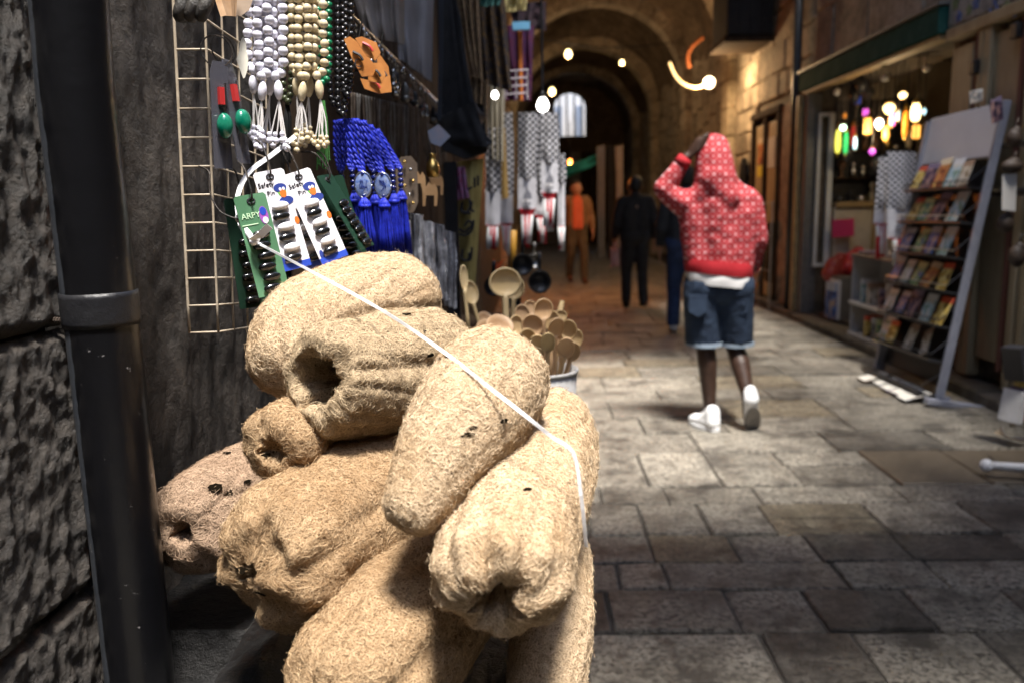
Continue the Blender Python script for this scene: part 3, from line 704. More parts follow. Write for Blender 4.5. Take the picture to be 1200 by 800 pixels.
for k, (a, c, v, dy, lb) in enumerate([(342, 352, 86, 0, 'mottled cream prayer bead strand nearest the white bunch'), (350, 361, 93, -.012, 'mottled cream prayer bead strand in front in the cream bunch'), (358, 370, 88, .012, 'mottled cream prayer bead strand half hidden within the cream bunch'), (367, 379, 90, -.004, 'mottled cream prayer bead strand next to the green strand')]):
    strand(lb, a, c, v, 1.13 + dy, BC, TW_, .0063, group=CB)
strand('olive green prayer bead strand between the white and cream bunches', 332, 341, 120, 1.16, BO, TK_, .005, single=False, tail=False, tas=(120, 190, TK_, 6))
strand('bright green prayer bead strand ending in a green tassel', 373, 385, 98, 1.2, BG, TG_, .0052, single=False, tail=False, tas=(118, 196, TG_, 8))
for a, c, v, lb in [(387, 396, 122, 'black prayer bead strand next to the bright green one'), (396, 405, 135, 'black prayer bead strand above the blue tassels, shorter'), (402, 411, 112, 'black prayer bead strand touching the orange leather tags')]:
    strand(lb, a, c, v, 1.24, BK, TK_, .005, single=False, tail=False, group='black prayer beads')
# ------------------------------------------------------------------ hanging cloth helper
def cloth(name, label, cat, q, Y, mat, folds=4, depth=.02, th=.004, Y2=None, group=None, nu=26, nv=12, parent=None, wob=1.0, seed=0):
    """sheet hanging between four photo points (top left, top right, bottom right, bottom left) at street depth Y"""
    Y2 = Y2 or Y; P = []
    for i in range(nv + 1):
        t = i / nv; row = []
        for j in range(nu + 1):
            s = j / nu; u = (q[0][0] * (1 - s) + q[1][0] * s) * (1 - t) + (q[3][0] * (1 - s) + q[2][0] * s) * t; v = (q[0][1] * (1 - s) + q[1][1] * s) * (1 - t) + (q[3][1] * (1 - s) + q[2][1] * s) * t
            yy = Y + (Y2 - Y) * s + depth * (math.sin(s * folds * math.pi * 2 + 1.3 * math.sin(t * 2.2 + seed)) * (.45 + .55 * t) + .4 * noise.noise(Vector((s * 5, t * 3, seed * 3.7 + 1))) * wob)
            p = at(u, v, yy); row.append(p)
        P.append(row)
    b = B(); b.slab(P, th)
    if parent is not None: return b.build(name, mat, parent, True)
    o = b.build(name, mat, None, True); base = at((q[2][0] + q[3][0]) / 2, (q[2][1] + q[3][1]) / 2, Y); origin_mesh(o, base); return tag(o, label, cat, group)
def outline(name, label, cat, pts, Y, th, mat, group=None, parent=None, yaw=0, ch=True):
    """solid cut-out whose outline is given in photo points, lying in a plane at depth Y"""
    c = at(sum(p[0] for p in pts) / len(pts), sum(p[1] for p in pts) / len(pts), Y)
    m = facing(c, c - Vector((0, 0, 1)), yaw); inv = m.inverted(); n = m.to_3x3() @ Vector((0, 0, 1)); out = []
    for (u, v) in pts:
        r = ray(u, v); t = (c - CAM).dot(n) / r.dot(n); p = inv @ (CAM + r * t); out.append((p.x, p.y))
    if sum(a[0] * b_[1] - b_[0] * a[1] for a, b_ in zip(out, out[1:] + out[:1])) < 0: out.reverse()
    b = B(); b.prism(out, -th, 0, m)
    o = b.build(name, mat, parent)
    if parent is None: origin_mesh(o, c - Vector((0, 0, .0))); tag(o, label, cat, group)
    return o
# ------------------------------------------------------------------ smoky packs with green beads, pendant, fans
SMOKE = M('smoky_plastic', (.09, .09, .11), rough=.15, alpha=.8, spec=.8)
GREENG = M('green_glazed_bead', (.0, .10, .06), (.02, .2, .12), 120, .12, spec=.8)
RED = M('red_plastic', (.45, .03, .03), rough=.4)
def pack(label, top, bot, wpx, Y, yaw, gpx):
    m = facing(at(*top, Y), at(*bot, Y), yaw); t = thing('bead_pack', label, 'pack', m=m); L = (at(*top, Y) - at(*bot, Y)).length; w = wpx * Y / 950
    b = B(); b.prism([(-w * .3, 0), (w * .3, 0), (w / 2, -L * .12), (w / 2, -L), (-w / 2, -L), (-w / 2, -L * .12)][::-1], -.0015, 0); b.build('card', SMOKE, t, world=False)
    B().sphere((0, -L * .60, .008), (w * .42, .0155, .009), 14, 10).build('green_bead', GREENG, t, True, world=False)
    B().box((0, -L * .32, .003), (w * .3, L * .16, .005)).build('red_tag', RED, t, world=False)
    B().box((w * .18, -L * .30, .005), (w * .1, L * .2, .002)).build('bar', STEEL, t, world=False)
    B().tube([(.018 * math.sin(a), .012 + .018 * math.cos(a), -.003 + .004 * math.sin(a)) for a in [k * math.pi / 10 for k in range(21)]], .0009, 5).build('hook', IRON, t, world=False)
pack('smoky plastic pack with a green glazed bead hanging on the wire grid', (256, 72), (262, 198), 22, 1.0, .5, 0)
pack('smoky plastic pack with a spotted green bead turned nearly edge on', (266, 70), (287, 192), 26, 1.02, 1.0, 0)
outline('pendant', 'pale ragged diamond shaped pendant hanging left of the white beads', 'pendant', [(285, 43), (288, 48), (289, 58), (291, 70), (290, 82), (287, 91), (285, 92), (282, 84), (279, 76), (277, 70), (280, 62), (281, 50)], 1.04, .003, M('bright_cream', (.85, .82, .7), rough=.6))
FANW = M('thin_wood', (.34, .2, .1), (.5, .33, .2), 30, .6, rand=.3)
fan = thing('wooden_fan', 'half open fan of thin brown wooden slats at the top of the grid', 'fan', at(262, 18, 1.0))
for k in range(6):
    a = at(246 + k * 6, -30, 1.0 + k * .003); c = at(262 + k * 2.2, 19, 1.0 + k * .003); d = (c - a).normalized(); s = d.cross(CAM - a).normalized() * .0035
    b = B(); n_ = (CAM - a).normalized() * .0008; b.add([a - s - n_, a + s - n_, c + s - n_, c - s - n_, a - s + n_, a + s + n_, c + s + n_, c - s + n_], [(0, 3, 2, 1), (4, 5, 6, 7), (0, 1, 5, 4), (1, 2, 6, 5), (2, 3, 7, 6), (3, 0, 4, 7)]); b.build('slat', FANW, fan)
outline('card', 'tan folded card tucked behind the wooden fan', 'card', [(268, -10), (300, -10), (292, 12), (282, 19), (274, 18)], 1.03, .002, M('tan_card', (.4, .3, .22), (.5, .38, .28), 20, .7))
LEAFD = M('dark_dried_pod', (.02, .018, .016), (.06, .052, .045), 40, .5, .4)
for k, lb in enumerate(['dark curled dried pod hanging highest beside the fan', 'dark dried pod hanging in the middle above the grid', 'dark dried pod hanging over the bent edge of the grid']):
    b = B(); u = 245 - k * 14; b.tube(smooth_path([at(u, -12, 1.0), at(u - 3, 4, .99), at(u - 9 + k, 18, .99), at(u - 6 + 4 * k, 26, 1.0)], 4), [.0045] * 3 + [.008] * 4 + [.0075] * 3 + [.005, .003, .0012], 7); o = b.build('dried_pod', LEAFD, None, True); origin_mesh(o, at(u, 20, 1)); tag(o, lb, 'dried pod', 'dark dried pods above the grid')
# ------------------------------------------------------------------ safety pin cards
CARDW = M('white_card', (.74, .72, .76), rough=.45); CARDB = M('blue_card_strip', (.02, .06, .42), rough=.45); CARDG = M('green_card', (.07, .17, .09), (.12, .26, .15), 12, .35); CARDD = M('dark_green_card', (.012, .035, .022), rough=.3)
PINB = M('black_glossy_pin', (.008, .008, .008), rough=.12, spec=.8); PINW = M('white_glossy_pin', (.75, .75, .78), rough=.12, spec=.7)
PRINTK = M('black_print', (.02, .02, .025), rough=.6); PRINTO = M('orange_print', (.7, .15, .02), rough=.5); PRINTG = M('green_print', (.12, .4, .06), rough=.5); PRINTN = M('navy_print', (.02, .04, .22), rough=.5); PRINTP = M('violet_print', (.3, .08, .4), rough=.5); PRINTY = M('pale_green_print', (.55, .75, .5), rough=.5)
BLIST = M('clear_blister', (.75, .85, .8), rough=.08, alpha=.05, spec=.6)
def disc(b, x, y, rx, ry, z=.0004, n=16, a0=0, a1=2 * math.pi):
    b.prism([(x + rx * math.cos(a0 + (a1 - a0) * k / n), y + ry * math.sin(a0 + (a1 - a0) * k / n)) for k in range(n)], .0, z)
def pin_card(label, top, bot, wpx, Y, yaw, kind, npin=6, group=None, dY=0):
    T, Bt = at(*top, Y), at(*bot, Y + dY); m = facing(T, Bt, yaw); L = (T - Bt).length; w = wpx * Y / 950
    t = thing('safety_pin_card', label, 'pin card', m=m, group=group)
    body = {'white': CARDW, 'green': CARDG, 'dark': CARDD}[kind]
    r = .003; B().prism([(-w / 2 + r, 0), (-w / 2, -r), (-w / 2, -L), (w / 2, -L), (w / 2, -r), (w / 2 - r, 0)], -.0012, 0).build('card', body, t, world=False)
    b = B(); b.tube([(.0045 * math.cos(a), -.008 + .003 * math.sin(a), .0006) for a in [k * math.pi / 6 for k in range(13)]], .0011, 5); b.build('hang_hole', PRINTK, t, world=False)
    b = B(); b.tube(smooth_path([(0, -.008, -.004), (0, -.006, .006), (.001, .006, .008), (.001, .03, .004), (0, .042, -.012)], 4), .0012, 6); b.build('hook', IRON, t, world=False)
    if kind == 'white':
        B().box((0, -L * .965, .0004), (w * .998, L * .068, .0012)).build('blue_strip', CARDB, t, world=False)
        lettering('Safety', .0088, t, PRINTK, Matrix.Translation((-w * .2, -L * .155, .0005))); lettering('Pin', .0088, t, PRINTK, Matrix.Translation((-w * .12, -L * .245, .0005)))
        b = B(); disc(b, w * .24, -L * .22, .0058, .0075); b.build('bird_print', PRINTG, t, world=False)
        b = B(); disc(b, w * .21, -L * .185, .0085, .0055, .0006); b.build('bird_print', PRINTN, t, world=False); b = B(); disc(b, w * .3, -L * .32, .0095, .0055, .0006); b.build('bird_print', PRINTN, t, world=False)
        b = B(); disc(b, w * .26, -L * .245, .0042, .0055, .0009); b.build('bird_print', PRINTO, t, world=False); b = B(); disc(b, w * .45, -L * .53, .003, .005, .0006); b.build('bird_print', PRINTO, t, world=False)
        b = B(); disc(b, w * .2, -L * .2, .0018, .0022, .0012, 8); b.build('bird_print', CARDW, t, world=False); b = B(); disc(b, w * .31, -L * .2, .0018, .0022, .0012, 8); b.build('bird_print', CARDW, t, world=False)
        b = B(); disc(b, -w * .36, -L * .9, .003, .007, .0006); b.build('logo_print', PRINTN, t, world=False)
    elif kind == 'green':
        lettering('ARPY', .0098, t, PRINTY, Matrix.Translation((-w * .12, -L * .23, .0005)))
        b = B(); disc(b, w * .28, -L * .22, .0055, .011); b.build('logo_print', PRINTP, t, world=False)
        b = B(); disc(b, w * .28, -L * .18, .004, .005, .0007); b.build('logo_print', CARDB, t, world=False)
        b = B(); disc(b, w * .3, -L * .27, .0035, .004, .0007); b.build('logo_print', CARDW, t, world=False)
        B().box((-w * .2, -L * .29, .0004), (w * .5, .0012, .0005)).build('rule_print', PRINTY, t, world=False)
    y0, y1 = (.36, .885) if kind == 'white' else (.4, .93)
    for k in range(npin):
        f = y0 + (y1 - y0) * k / (npin - 1); pm = PINB if (k % 2 or kind != 'white') else PINW
        B().sphere((0 + w * .03 * (-1) ** k, -L * f, .003), (w * .29, .0056, .0042), 14, 8).build('pin_head', pm, t, True, world=False)
PG = 'safety pin cards hanging above the loofahs'
pin_card('dark green pin card half hidden behind the pale green one', (279, 232), (298, 360), 34, 1.04, .35, 'dark', 6, PG)
pin_card('white pin card peeping out behind the other two white cards', (338, 204), (375, 312), 36, 1.10, .3, 'white', 6, PG)
pin_card('white safety pin card with a bird print, beside the pale green card', (314, 200), (348, 315), 37, 1.04, .32, 'white', 6, PG)
pin_card('white safety pin card with a bird print, beside the dark green cards', (347, 201), (393, 305), 34, 1.07, .32, 'white', 6, PG)
pin_card('pale green pin card with six black pins, crossed by the string', (292, 228), (322, 345), 38, .985, .3, 'green', 6, PG)
pin_card('dark green pin card beside the white cards, facing out', (385, 208), (422, 328), 38, 1.16, .5, 'dark', 7, PG)
pin_card('dark green pin card turned nearly edge on beside the blue tassels', (380, 205), (431, 290), 40, 1.12, 1.15, 'dark', 7, PG)
# ------------------------------------------------------------------ blue tasselled strands
BLUE = M('royal_blue_cord', (.006, .012, .30), (.02, .04, .6), 120, .55); BLUEB = M('dark_blue_bead', (.01, .02, .16), rough=.15, spec=.8); MEDAL = M('silvered_blue_enamel', (.12, .22, .62), (.42, .5, .7), 200, .25, metal=.2)
def blue_strand(label, top, mid, bot, Y, big):
    t = thing('tasselled_strand', label, 'tassel', at(*bot, Y), 'royal blue tasselled strands')
    T, Mi, Bo = at(*top, Y), at(*mid, Y - .01), at(*bot, Y)
    for s in (-1, 0, 1):
        path = smooth_path([T + Vector((s * .004, 0, 0)), T.lerp(Mi, .5) + Vector((s * .0075, .004 * abs(s), -.004)), Mi + Vector((s * .002, 0, .006))], 12); b = B()
        for ph in (0, math.pi):
            pts = []
            for i, p in enumerate(path):
                a = i * 1.15 + ph; pts.append(p + Vector((math.cos(a), math.sin(a), 0)) * .0019)
            b.tube(pts, .0021, 6)
        b.build('twisted_cord', BLUE, t, True)
    d = (Bo - Mi).normalized(); 
    for k in range(3): B().sphere(Mi + d * (-.004 + .0), (.004, .004, .004), 8, 6) if False else None
    B().sphere(Mi - d * .004, .0042, 10, 7).build('bead', BLUEB, t, True)
    if big:
        m = facing(Mi + d * .012, Mi + d * .05, -.1); b = B(); b.lathe([(0, .003), (.0105, .003), (.0135, .0015), (.0135, -.0015), (.0105, -.003), (0, -.003)], 22, (0, 0, 0), None, 1, 1.5); b.v = [tuple(m @ Vector(x)) for x in b.v]; b.build('medallion', MEDAL, t, True)
        b = B(); b.tube([m @ Vector((.0128 * math.cos(a), .0192 * math.sin(a), .0025)) for a in [k * math.pi / 12 for k in range(25)]], .0009, 5); b.build('medallion_rim', STEEL, t, True)
        b = B()
        for q in range(7): b.tube([m @ Vector((random.uniform(-.006, .006), random.uniform(-.009, .009), .0031)) for _ in range(3)], .0005, 4)
        b.build('script_mark', PRINTN, t)
    else:
        for k in range(3): B().sphere(Mi + d * (.004 + k * .009), (.0048, .0048, .0045), 10, 7).build('bead', BLUEB, t, True)
    N0 = Mi + d * .031; B().sphere(N0 - d * .002, .0042, 10, 7).build('bead', BLUEB, t, True)
    b = B(); L = (Bo - N0).length
    for q in range(34):
        a = random.uniform(0, 6.28); rr = math.sqrt(random.random()); o = Vector((math.cos(a), math.sin(a), 0)) * rr
        pts = [N0 + o * .0022, N0 + d * .010 + o * .0088, N0 + d * .018 + o * .0075, N0 + d * L * .6 + o * .0115, N0 + d * (L + random.uniform(-.006, .005)) + o * .014]; b.tube(pts, .0017, 4)
    b.build('tassel', BLUE, t, True)
    b = B(); b.lathe([(.0092, -.003), (.0098, 0), (.0092, .003)], 12, N0 + d * .0135); b.build('tassel_band', BLUE, t, True)
for k, (tp, md, bt, Y, bg, lb) in enumerate([((396, 142), (400, 205), (412, 292), 1.30, 0, 'royal blue tasselled strand nearest the pin cards'), ((407, 140), (425, 207), (432, 298), 1.25, 1, 'royal blue strand with a pale oval medallion, the nearer of the two'), ((416, 140), (438, 205), (443, 300), 1.33, 0, 'royal blue beaded strand hanging between the two medallions'), ((424, 142), (448, 208), (455, 302), 1.28, 1, 'royal blue strand with a pale oval medallion, the farther of the two'), ((432, 147), (460, 204), (466, 303), 1.35, 0, 'royal blue tasselled strand next to the farther medallion'), ((440, 152), (469, 202), (474, 296), 1.40, 0, 'royal blue tasselled strand nearest the studded plaque'), ((401, 141), (413, 204), (421, 290), 1.38, 0, 'royal blue tasselled strand tucked behind the nearer medallion')]):
    blue_strand(lb, tp, md, bt, Y, bg)
B().tube(smooth_path([at(424, 128, 1.3), at(425, 138, 1.27), at(420, 148, 1.26)], 5), .0013, 6).build
# ------------------------------------------------------------------ stall boarding, rail, keyrings
stall = thing('stall_backdrop', 'added dark plank boarding behind the hanging goods of the left stall', 'backdrop', (-.44, 3, 0))  # dark backdrop added in place of the dark clutter behind the goods
for k in range(26):
    b = B(); b.chbox((-.455, 1.5 + k * .18, .3), (-.425 + random.uniform(0, .012), 1.5 + k * .18 + .172, 2.9), .004, .003); b.build('plank', DARKWOOD, stall)
ra, rb_ = aX(392, -3, -.32), aX(512, 118, -.32)
rail = B(); rail.tube([ra + (rb_ - ra) * (k / 8) for k in range(-1, 10)], .0025, 6); rail = origin_mesh(rail.build('hanging_rail', STEEL, None, True), ra); tag(rail, 'thin sloping metal rail carrying the row of keyrings', 'rail')
KC = [M('keyring_pewter', (.25, .24, .22), rough=.35, metal=.9), M('keyring_dark', (.03, .03, .03), rough=.4, metal=.3), M('keyring_silver', (.6, .58, .55), rough=.25, metal=1), M('keyring_brown', (.12, .07, .04), rough=.5), M('keyring_coral', (.5, .12, .06), rough=.5), M('keyring_pink', (.55, .3, .28), rough=.5)]
for k in range(30):
    f = .12 + .9 * k / 30; p = ra.lerp(rb_, f) + Vector((random.uniform(-.006, .006), 0, -.006)); t = thing('keyring', f'small metal keyring, {ORD[k]} from the orange tags along the sloping rail', 'keyring', p, 'keyrings on the sloping rail')
    B().tube([p + Vector((0, .008 * math.cos(a), -.008 + .008 * math.sin(a))) for a in [q * math.pi / 6 for q in range(13)]], .0012, 5).build('ring', KC[2], t)
    b = B(); l = random.uniform(.025, .06); b.tube([p + Vector((0, 0, -.016)), p + Vector((.002, 0, -.016 - l * .5))], .0012, 5); b.build('chain', KC[2], t)
    b = B(); c = p + Vector((random.uniform(-.004, .01), random.uniform(-.004, .004), -.02 - l * .5)); h = random.uniform(.010, .022); w = random.uniform(.006, .011)
    b.sphere(c - Vector((0, 0, h)), (w, .004, h), 9, 7); b.sphere(c - Vector((.001, 0, h * 1.7)), (w * 1.15, .005, h * .45), 9, 6); b.sphere(c - Vector((0, 0, h * .35)), (w * .6, .004, h * .4), 8, 6); b.build('charm', random.choice(KC[:4] + KC[:3] + KC), t, True)
# orange leather tags
ORL = M('orange_leather', (.45, .16, .035), (.58, .24, .06), 30, .55); 
for pts, Y, lb, ltr in [([(403, 46), (410, 43), (423, 52), (441, 80), (437, 89), (424, 90), (412, 68)], 1.22, 'long orange leather tag marked with a black letter, nearest the black beads', 'C'), ([(416, 45), (424, 43), (441, 50), (446, 62), (440, 71), (430, 66)], 1.20, 'short orange leather tag hanging in front at the top of the cluster', ''), ([(433, 74), (447, 74), (452, 88), (447, 98), (431, 95)], 1.24, 'square orange leather tag beside the lettered one', ''), ([(422, 92), (440, 96), (457, 88), (459, 108), (444, 110), (427, 104)], 1.28, 'broad orange leather tag lowest in the cluster', ''), ([(441, 58), (455, 78), (459, 104), (450, 106), (443, 85)], 1.30, 'narrow orange leather tag at the rail side of the cluster', '')]:
    t = thing('leather_tag', lb, 'leather tag', at(pts[0][0], pts[0][1], Y), 'orange leather tags'); outline('tag_body', '', '', pts, Y, .004, ORL, parent=t)
    cu, cv = sum(p[0] for p in pts) / len(pts), sum(p[1] for p in pts) / len(pts)
    if ltr: lettering(ltr, .017, t, PRINTK, MW[t.name].inverted() @ facing(at(cu - 2, cv + 12, Y - .002), at(cu - 2, cv + 40, Y - .002)) )
    b = B(); b.tube(smooth_path([at(cu - 8, cv - 6, Y - .003), at(cu, cv - 2, Y - .003), at(cu + 4, cv + 4, Y - .003)], 4), .002, 5); b.build('painted_mark', random.choice([RED, PRINTK]), t)
    B().tube([at(pts[0][0] + 4, pts[0][1] + 3, Y), at(pts[0][0] + 8, pts[0][1] - 20, Y)], .001, 5).build('cord', TK_, t)
# thin necklaces
NK = [M('brown_thread', (.07, .05, .035), (.16, .12, .09), 60, .7), M('grey_thread', (.12, .11, .1), (.25, .23, .2), 60, .6)]
for k in range(34):
    u = 412 + k * 3.3; Y = aX(u, 150, -.35).y; j = random.uniform
    b = B(); b.tube(smooth_path([at(u, 108 + (u - 412) * .25, Y), at(u + j(-2, 2), 150, Y), at(u + j(-2, 4), 188 + j(-8, 14), Y)], 5), .0022, 5); o = b.build('necklace', random.choice(NK), None, True); origin_mesh(o, at(u, 190, Y)); tag(o, f'thin brownish necklace, {ORD[k]} from the orange tags in the curtain of strands', 'necklace', 'thin necklaces behind the tassels')
# studded plaque, carved camels, gold flask, packets
t = thing('studded_plaque', 'brown plaque dotted with metal studs beside the blue tassels', 'plaque', at(480, 250, 1.62)); outline('board', '', '', [(463, 192), (470, 184), (482, 183), (489, 192), (490, 238), (484, 250), (469, 246), (465, 225)], 1.62, .006, M('brown_felt', (.13, .095, .07), (.19, .14, .1), 30, .85), parent=t)
for (u, v, m_) in [(474, 190, BRASS), (481, 199, STEEL), (471, 205, STEEL), (484, 212, BRASS), (474, 218, BRASS), (480, 228, STEEL), (471, 232, STEEL), (484, 238, BRASS), (476, 242, STEEL)]: B().sphere(at(u, v, 1.612), .0035, 8, 6).build('stud', m_, t, True)
CAMW = M('carved_light_wood', (.42, .24, .11), (.55, .34, .17), 25, .55)
camel = [(0, 6), (1, 2), (4, 0), (6, 3), (6, 9), (9, 12), (12, 7), (15, 12), (18, 8), (21, 13), (22, 20), (21, 34), (18, 34), (18, 22), (9, 22), (8, 34), (5, 34), (5, 18), (3, 10)]
for (u, v, s, Y, lb) in [(478, 194, .95, 1.66, 'small carved wooden camel touching the studded plaque'), (490, 206, 1.05, 1.74, 'small carved wooden camel hanging lowest, below the gold flask'), (500, 198, .9, 1.85, 'small carved wooden camel nearest the black bag')]:
    outline('carved_camel', lb, 'carved camel', [(u + a * s, v + c * s) for a, c in camel], Y, .012, CAMW, 'small carved camels')
b = B(); b.lathe([(.0, -.03), (.012, -.028), (.015, -.015), (.013, 0), (.007, .008), (.006, .018), (.009, .02), (0, .022)], 12, at(507, 192, 1.8)); o = origin_mesh(b.build('gold_flask', BRASS, None, True), at(507, 200, 1.8)); tag(o, 'tiny gold flask hanging above the carved camels', 'flask')
PLAS = M('crumpled_clear_plastic', (.42, .43, .47), (.14, .14, .16), 45, .22, .5, 60, spec=.9)
for k, (u, w, v0, v1, Y, lb) in enumerate([(473, 17, 256, 318, 1.55, 'clear plastic packet next to the blue tassels'), (488, 15, 250, 338, 1.66, 'tall grey plastic packet, second from the blue tassels'), (501, 16, 258, 345, 1.75, 'grey plastic packet, third from the blue tassels'), (514, 14, 262, 352, 1.86, 'narrow grey plastic packet next to the dark post'), (527, 11, 270, 362, 1.98, 'narrow dark plastic packet nearest the yellow banner')]):
    cloth('plastic_packet', lb, 'packet', [(u - w / 2, v0), (u + w / 2, v0 + 3), (u + w / 2 + 2, v1), (u - w / 2 + 2, v1 - 4)], Y, PLAS, 2, .012, .006, group='plastic packets', nu=12, nv=14, wob=3, seed=k)
    
# black bag
BAGM = M('black_bag_fabric', (.008, .008, .009), (.02, .02, .022), 40, .7)
t = thing('shoulder_bag', 'black shoulder bag hanging by long straps among the scarves', 'bag', at(545, 187, 2.5))
cloth('bag_body', '', '', [(513, 140), (556, 118), (572, 172), (517, 170)], 2.5, BAGM, .6, .02, .07, parent=t); outline('bag_base', '', '', [(517, 166), (572, 168), (571, 178), (546, 187), (520, 176)], 2.52, .06, BAGM, parent=t)
b = B(); ribbon(b, [at(517, -10, 2.48), at(517, 60, 2.48), at(515, 142, 2.47)], .016, .3); b.build('strap', M('shiny_black_strap', (.05, .055, .065), rough=.25, spec=.9), t)
cloth('strap_panel', '', '', [(520, -10), (532, -10), (556, 122), (518, 140)], 2.53, BAGM, .5, .01, .01, parent=t)
outline('price_packet', 'pale blue packet hanging under the keyrings in front of the bag', 'packet', [(501, 154), (514, 146), (528, 160), (516, 172), (505, 168)], 2.1, .008, M('pale_blue_plastic', (.35, .42, .55), (.5, .45, .5), 40, .2))
# garments and scarves
GREYC = M('grey_brown_cotton', (.20, .175, .155), (.26, .23, .205), 12, .9); GREYD = M('grey_cotton', (.23, .22, .225), (.3, .285, .29), 12, .9)
cloth('hanging_garment', 'grey brown garment hanging at the top above the orange tags', 'garment', [(412, -25), (474, -25), (474, 52), (430, 42)], 1.75, GREYC, 3, .03, .006, 2.0)
cloth('hanging_garment', 'plain grey garment hanging at the top left of the black bag', 'garment', [(464, -25), (509, -25), (506, 96), (470, 70)], 2.15, GREYD, 2, .03, .006, 2.4)
PAT = [M('beige_brown_woven', (.32, .22, .12), (.08, .045, .03), 70, .9), M('dark_multicolour_weave', (.03, .025, .03), (.22, .12, .02), 55, .9, sx=.5, lo=.45, hi=.75), M('purple_red_weave', (.10, .015, .04), (.05, .015, .08), 30, .9), M('yellow_print_cotton', (.5, .42, .18), (.3, .25, .12), 25, .9), M('teal_cotton', (.05, .16, .14), rough=.9), M('orange_stripe', (.55, .16, .03), rough=.9), M('dark_scarf', (.02, .016, .022), (.06, .03, .04), 40, .9), M('cream_scarf', (.45, .4, .3), (.3, .26, .2), 25, .9)]
for (q, Y, mi, lb) in [([(534, -20), (560, -20), (566, 95), (552, 88)], 3.0, 0, 'beige and brown woven scarf beside the black bag strap'), ([(556, -20), (590, -20), (600, 108), (562, 96)], 3.2, 1, 'dark scarf flecked with yellow and red between the woven scarves'), ([(590, 30), (626, 30), (622, 118), (594, 118)], 3.9, 2, 'purple and dark red striped shawl below the sky blue clip'), ([(584, -20), (622, -20), (616, 12), (580, 16)], 3.5, 3, 'yellow printed cloth at the top of the stall'), ([(566, -20), (590, -20), (586, 6), (564, 8)], 3.1, 4, 'teal cloth corner at the very top of the stall'), ([(572, 60), (592, 64), (590, 190), (574, 186)], 3.6, 7, 'cream scarf hanging behind the white lamp'), ([(553, 90), (572, 96), (572, 176), (556, 170)], 3.0, 0, 'beige woven scarf end below the patterned scarves'), ([(598, 5), (640, 2), (640, 36), (602, 32)], 4.6, 6, 'dark folded scarf above the purple shawl')]:
    cloth('scarf', lb, 'scarf', q, Y, PAT[mi], 3, .03, .006, group='scarves at the top of the left stall', seed=mi)
b = B(); 
cloth('orange_band', 'orange ribbon running down the purple shawl', 'ribbon', [(607, 32), (612, 32), (613, 118), (609, 118)], 3.84, PAT[5], 1, .004, .004, nu=6)
outline('clip', 'sky blue clip holding the purple shawl', 'clip', [(600, 26), (621, 25), (621, 34), (601, 35)], 3.8, .03, M('sky_blue_plastic', (.2, .5, .75), rough=.4))
t = thing('wire_shelf_rack', 'small pale wire rack in front of the purple shawl', 'wire rack', at(606, 118, 3.7))
for k in range(4): B().tube([at(591, 84 + k * 9, 3.7), at(619, 82 + k * 9, 3.7)], .004, 5).build('wire', M('pale_wire', (.35, .3, .33), rough=.4) if k == 0 else bpy.data.materials['pale_wire'], t)
for k in range(3): B().tube([at(592 + k * 13, 82, 3.7), at(592 + k * 13, 116, 3.7)], .004, 5).build('wire', bpy.data.materials['pale_wire'], t)
# yellow banner with script
BAN = M('yellow_silk', (.55, .45, .16), (.38, .30, .10), 14, .5)
t = thing('banner', 'narrow yellow banner with black Arabic script at the edge of the stall', 'banner', at(550, 345, 2.55)); cloth('banner_cloth', '', '', [(536, 190), (567, 186), (556, 348), (536, 345)], 2.55, BAN, 1, .02, .005, parent=t)
for (pts) in [[(542, 236), (541, 246), (547, 249), (551, 242), (550, 234)], [(553, 236), (552, 246), (556, 248)], [(541, 240), (541, 249), (552, 250)], [(538, 268), (545, 272), (553, 264), (549, 259), (544, 266)], [(555, 258), (553, 270), (545, 276), (538, 274)], [(542, 292), (541, 303), (548, 305), (550, 296)], [(553, 290), (552, 302), (549, 306)], [(556, 208), (556, 220)], [(560, 206), (560, 218)], [(546, 215), (548, 222), (553, 219)]]:
    B().tube(smooth_path([at(a, c, 2.505) for a, c in pts], 4), .004, 5).build('script_stroke', PRINTK, t, True)
cloth('bead_curtain', 'pink and violet bead tassel hanging above the yellow banner', 'tassel', [(528, 196), (545, 196), (550, 232), (534, 236)], 2.5, M('pink_violet_threads', (.3, .04, .1), (.25, .2, .35), 60, .7), 3, .02, .006)
b = B(); b.box2(at(532, 420, 2.45) + Vector((-.012, 0, -.3)), at(532, 190, 2.45) + Vector((.006, .03, 0))); o = origin_mesh(b.build('stall_post', BLACK), at(526, 400, 2.35)); tag(o, 'dark upright stall post between the packets and the yellow banner', 'post')
# ------------------------------------------------------------------ patterned keffiyeh scarves
def keff_mat(name, c, k, scale):
    m, t, b = nodes(name); L = t.links.new; g = N(t, 'NewGeometry'); mp = N(t, 'Mapping'); mp.inputs['Rotation'].default_value = (0, R(45), 0); mp.inputs['Scale'].default_value = (scale,) * 3; L(g.outputs['Position'], mp.inputs[0])
    s = N(t, 'SeparateXYZ'); L(mp.outputs[0], s.inputs[0]); o = []
    for i in (0, 2):
        f = N(t, 'Math', _operation='FRACT'); L(s.outputs[i], f.inputs[0]); q = N(t, 'Math', _operation='LESS_THAN'); q.inputs[1].default_value = .34; L(f.outputs[0], q.inputs[0]); o.append(q)
    x = N(t, 'Math', _operation='MAXIMUM'); L(o[0].outputs[0], x.inputs[0]); L(o[1].outputs[0], x.inputs[1])
    mx = N(t, 'MixRGB'); L(x.outputs[0], mx.inputs[0]); mx.inputs[1].default_value = c4(c); mx.inputs[2].default_value = c4(k); L(mx.outputs[0], b.inputs['Base Color']); b.inputs['Roughness'].default_value = .9; return m
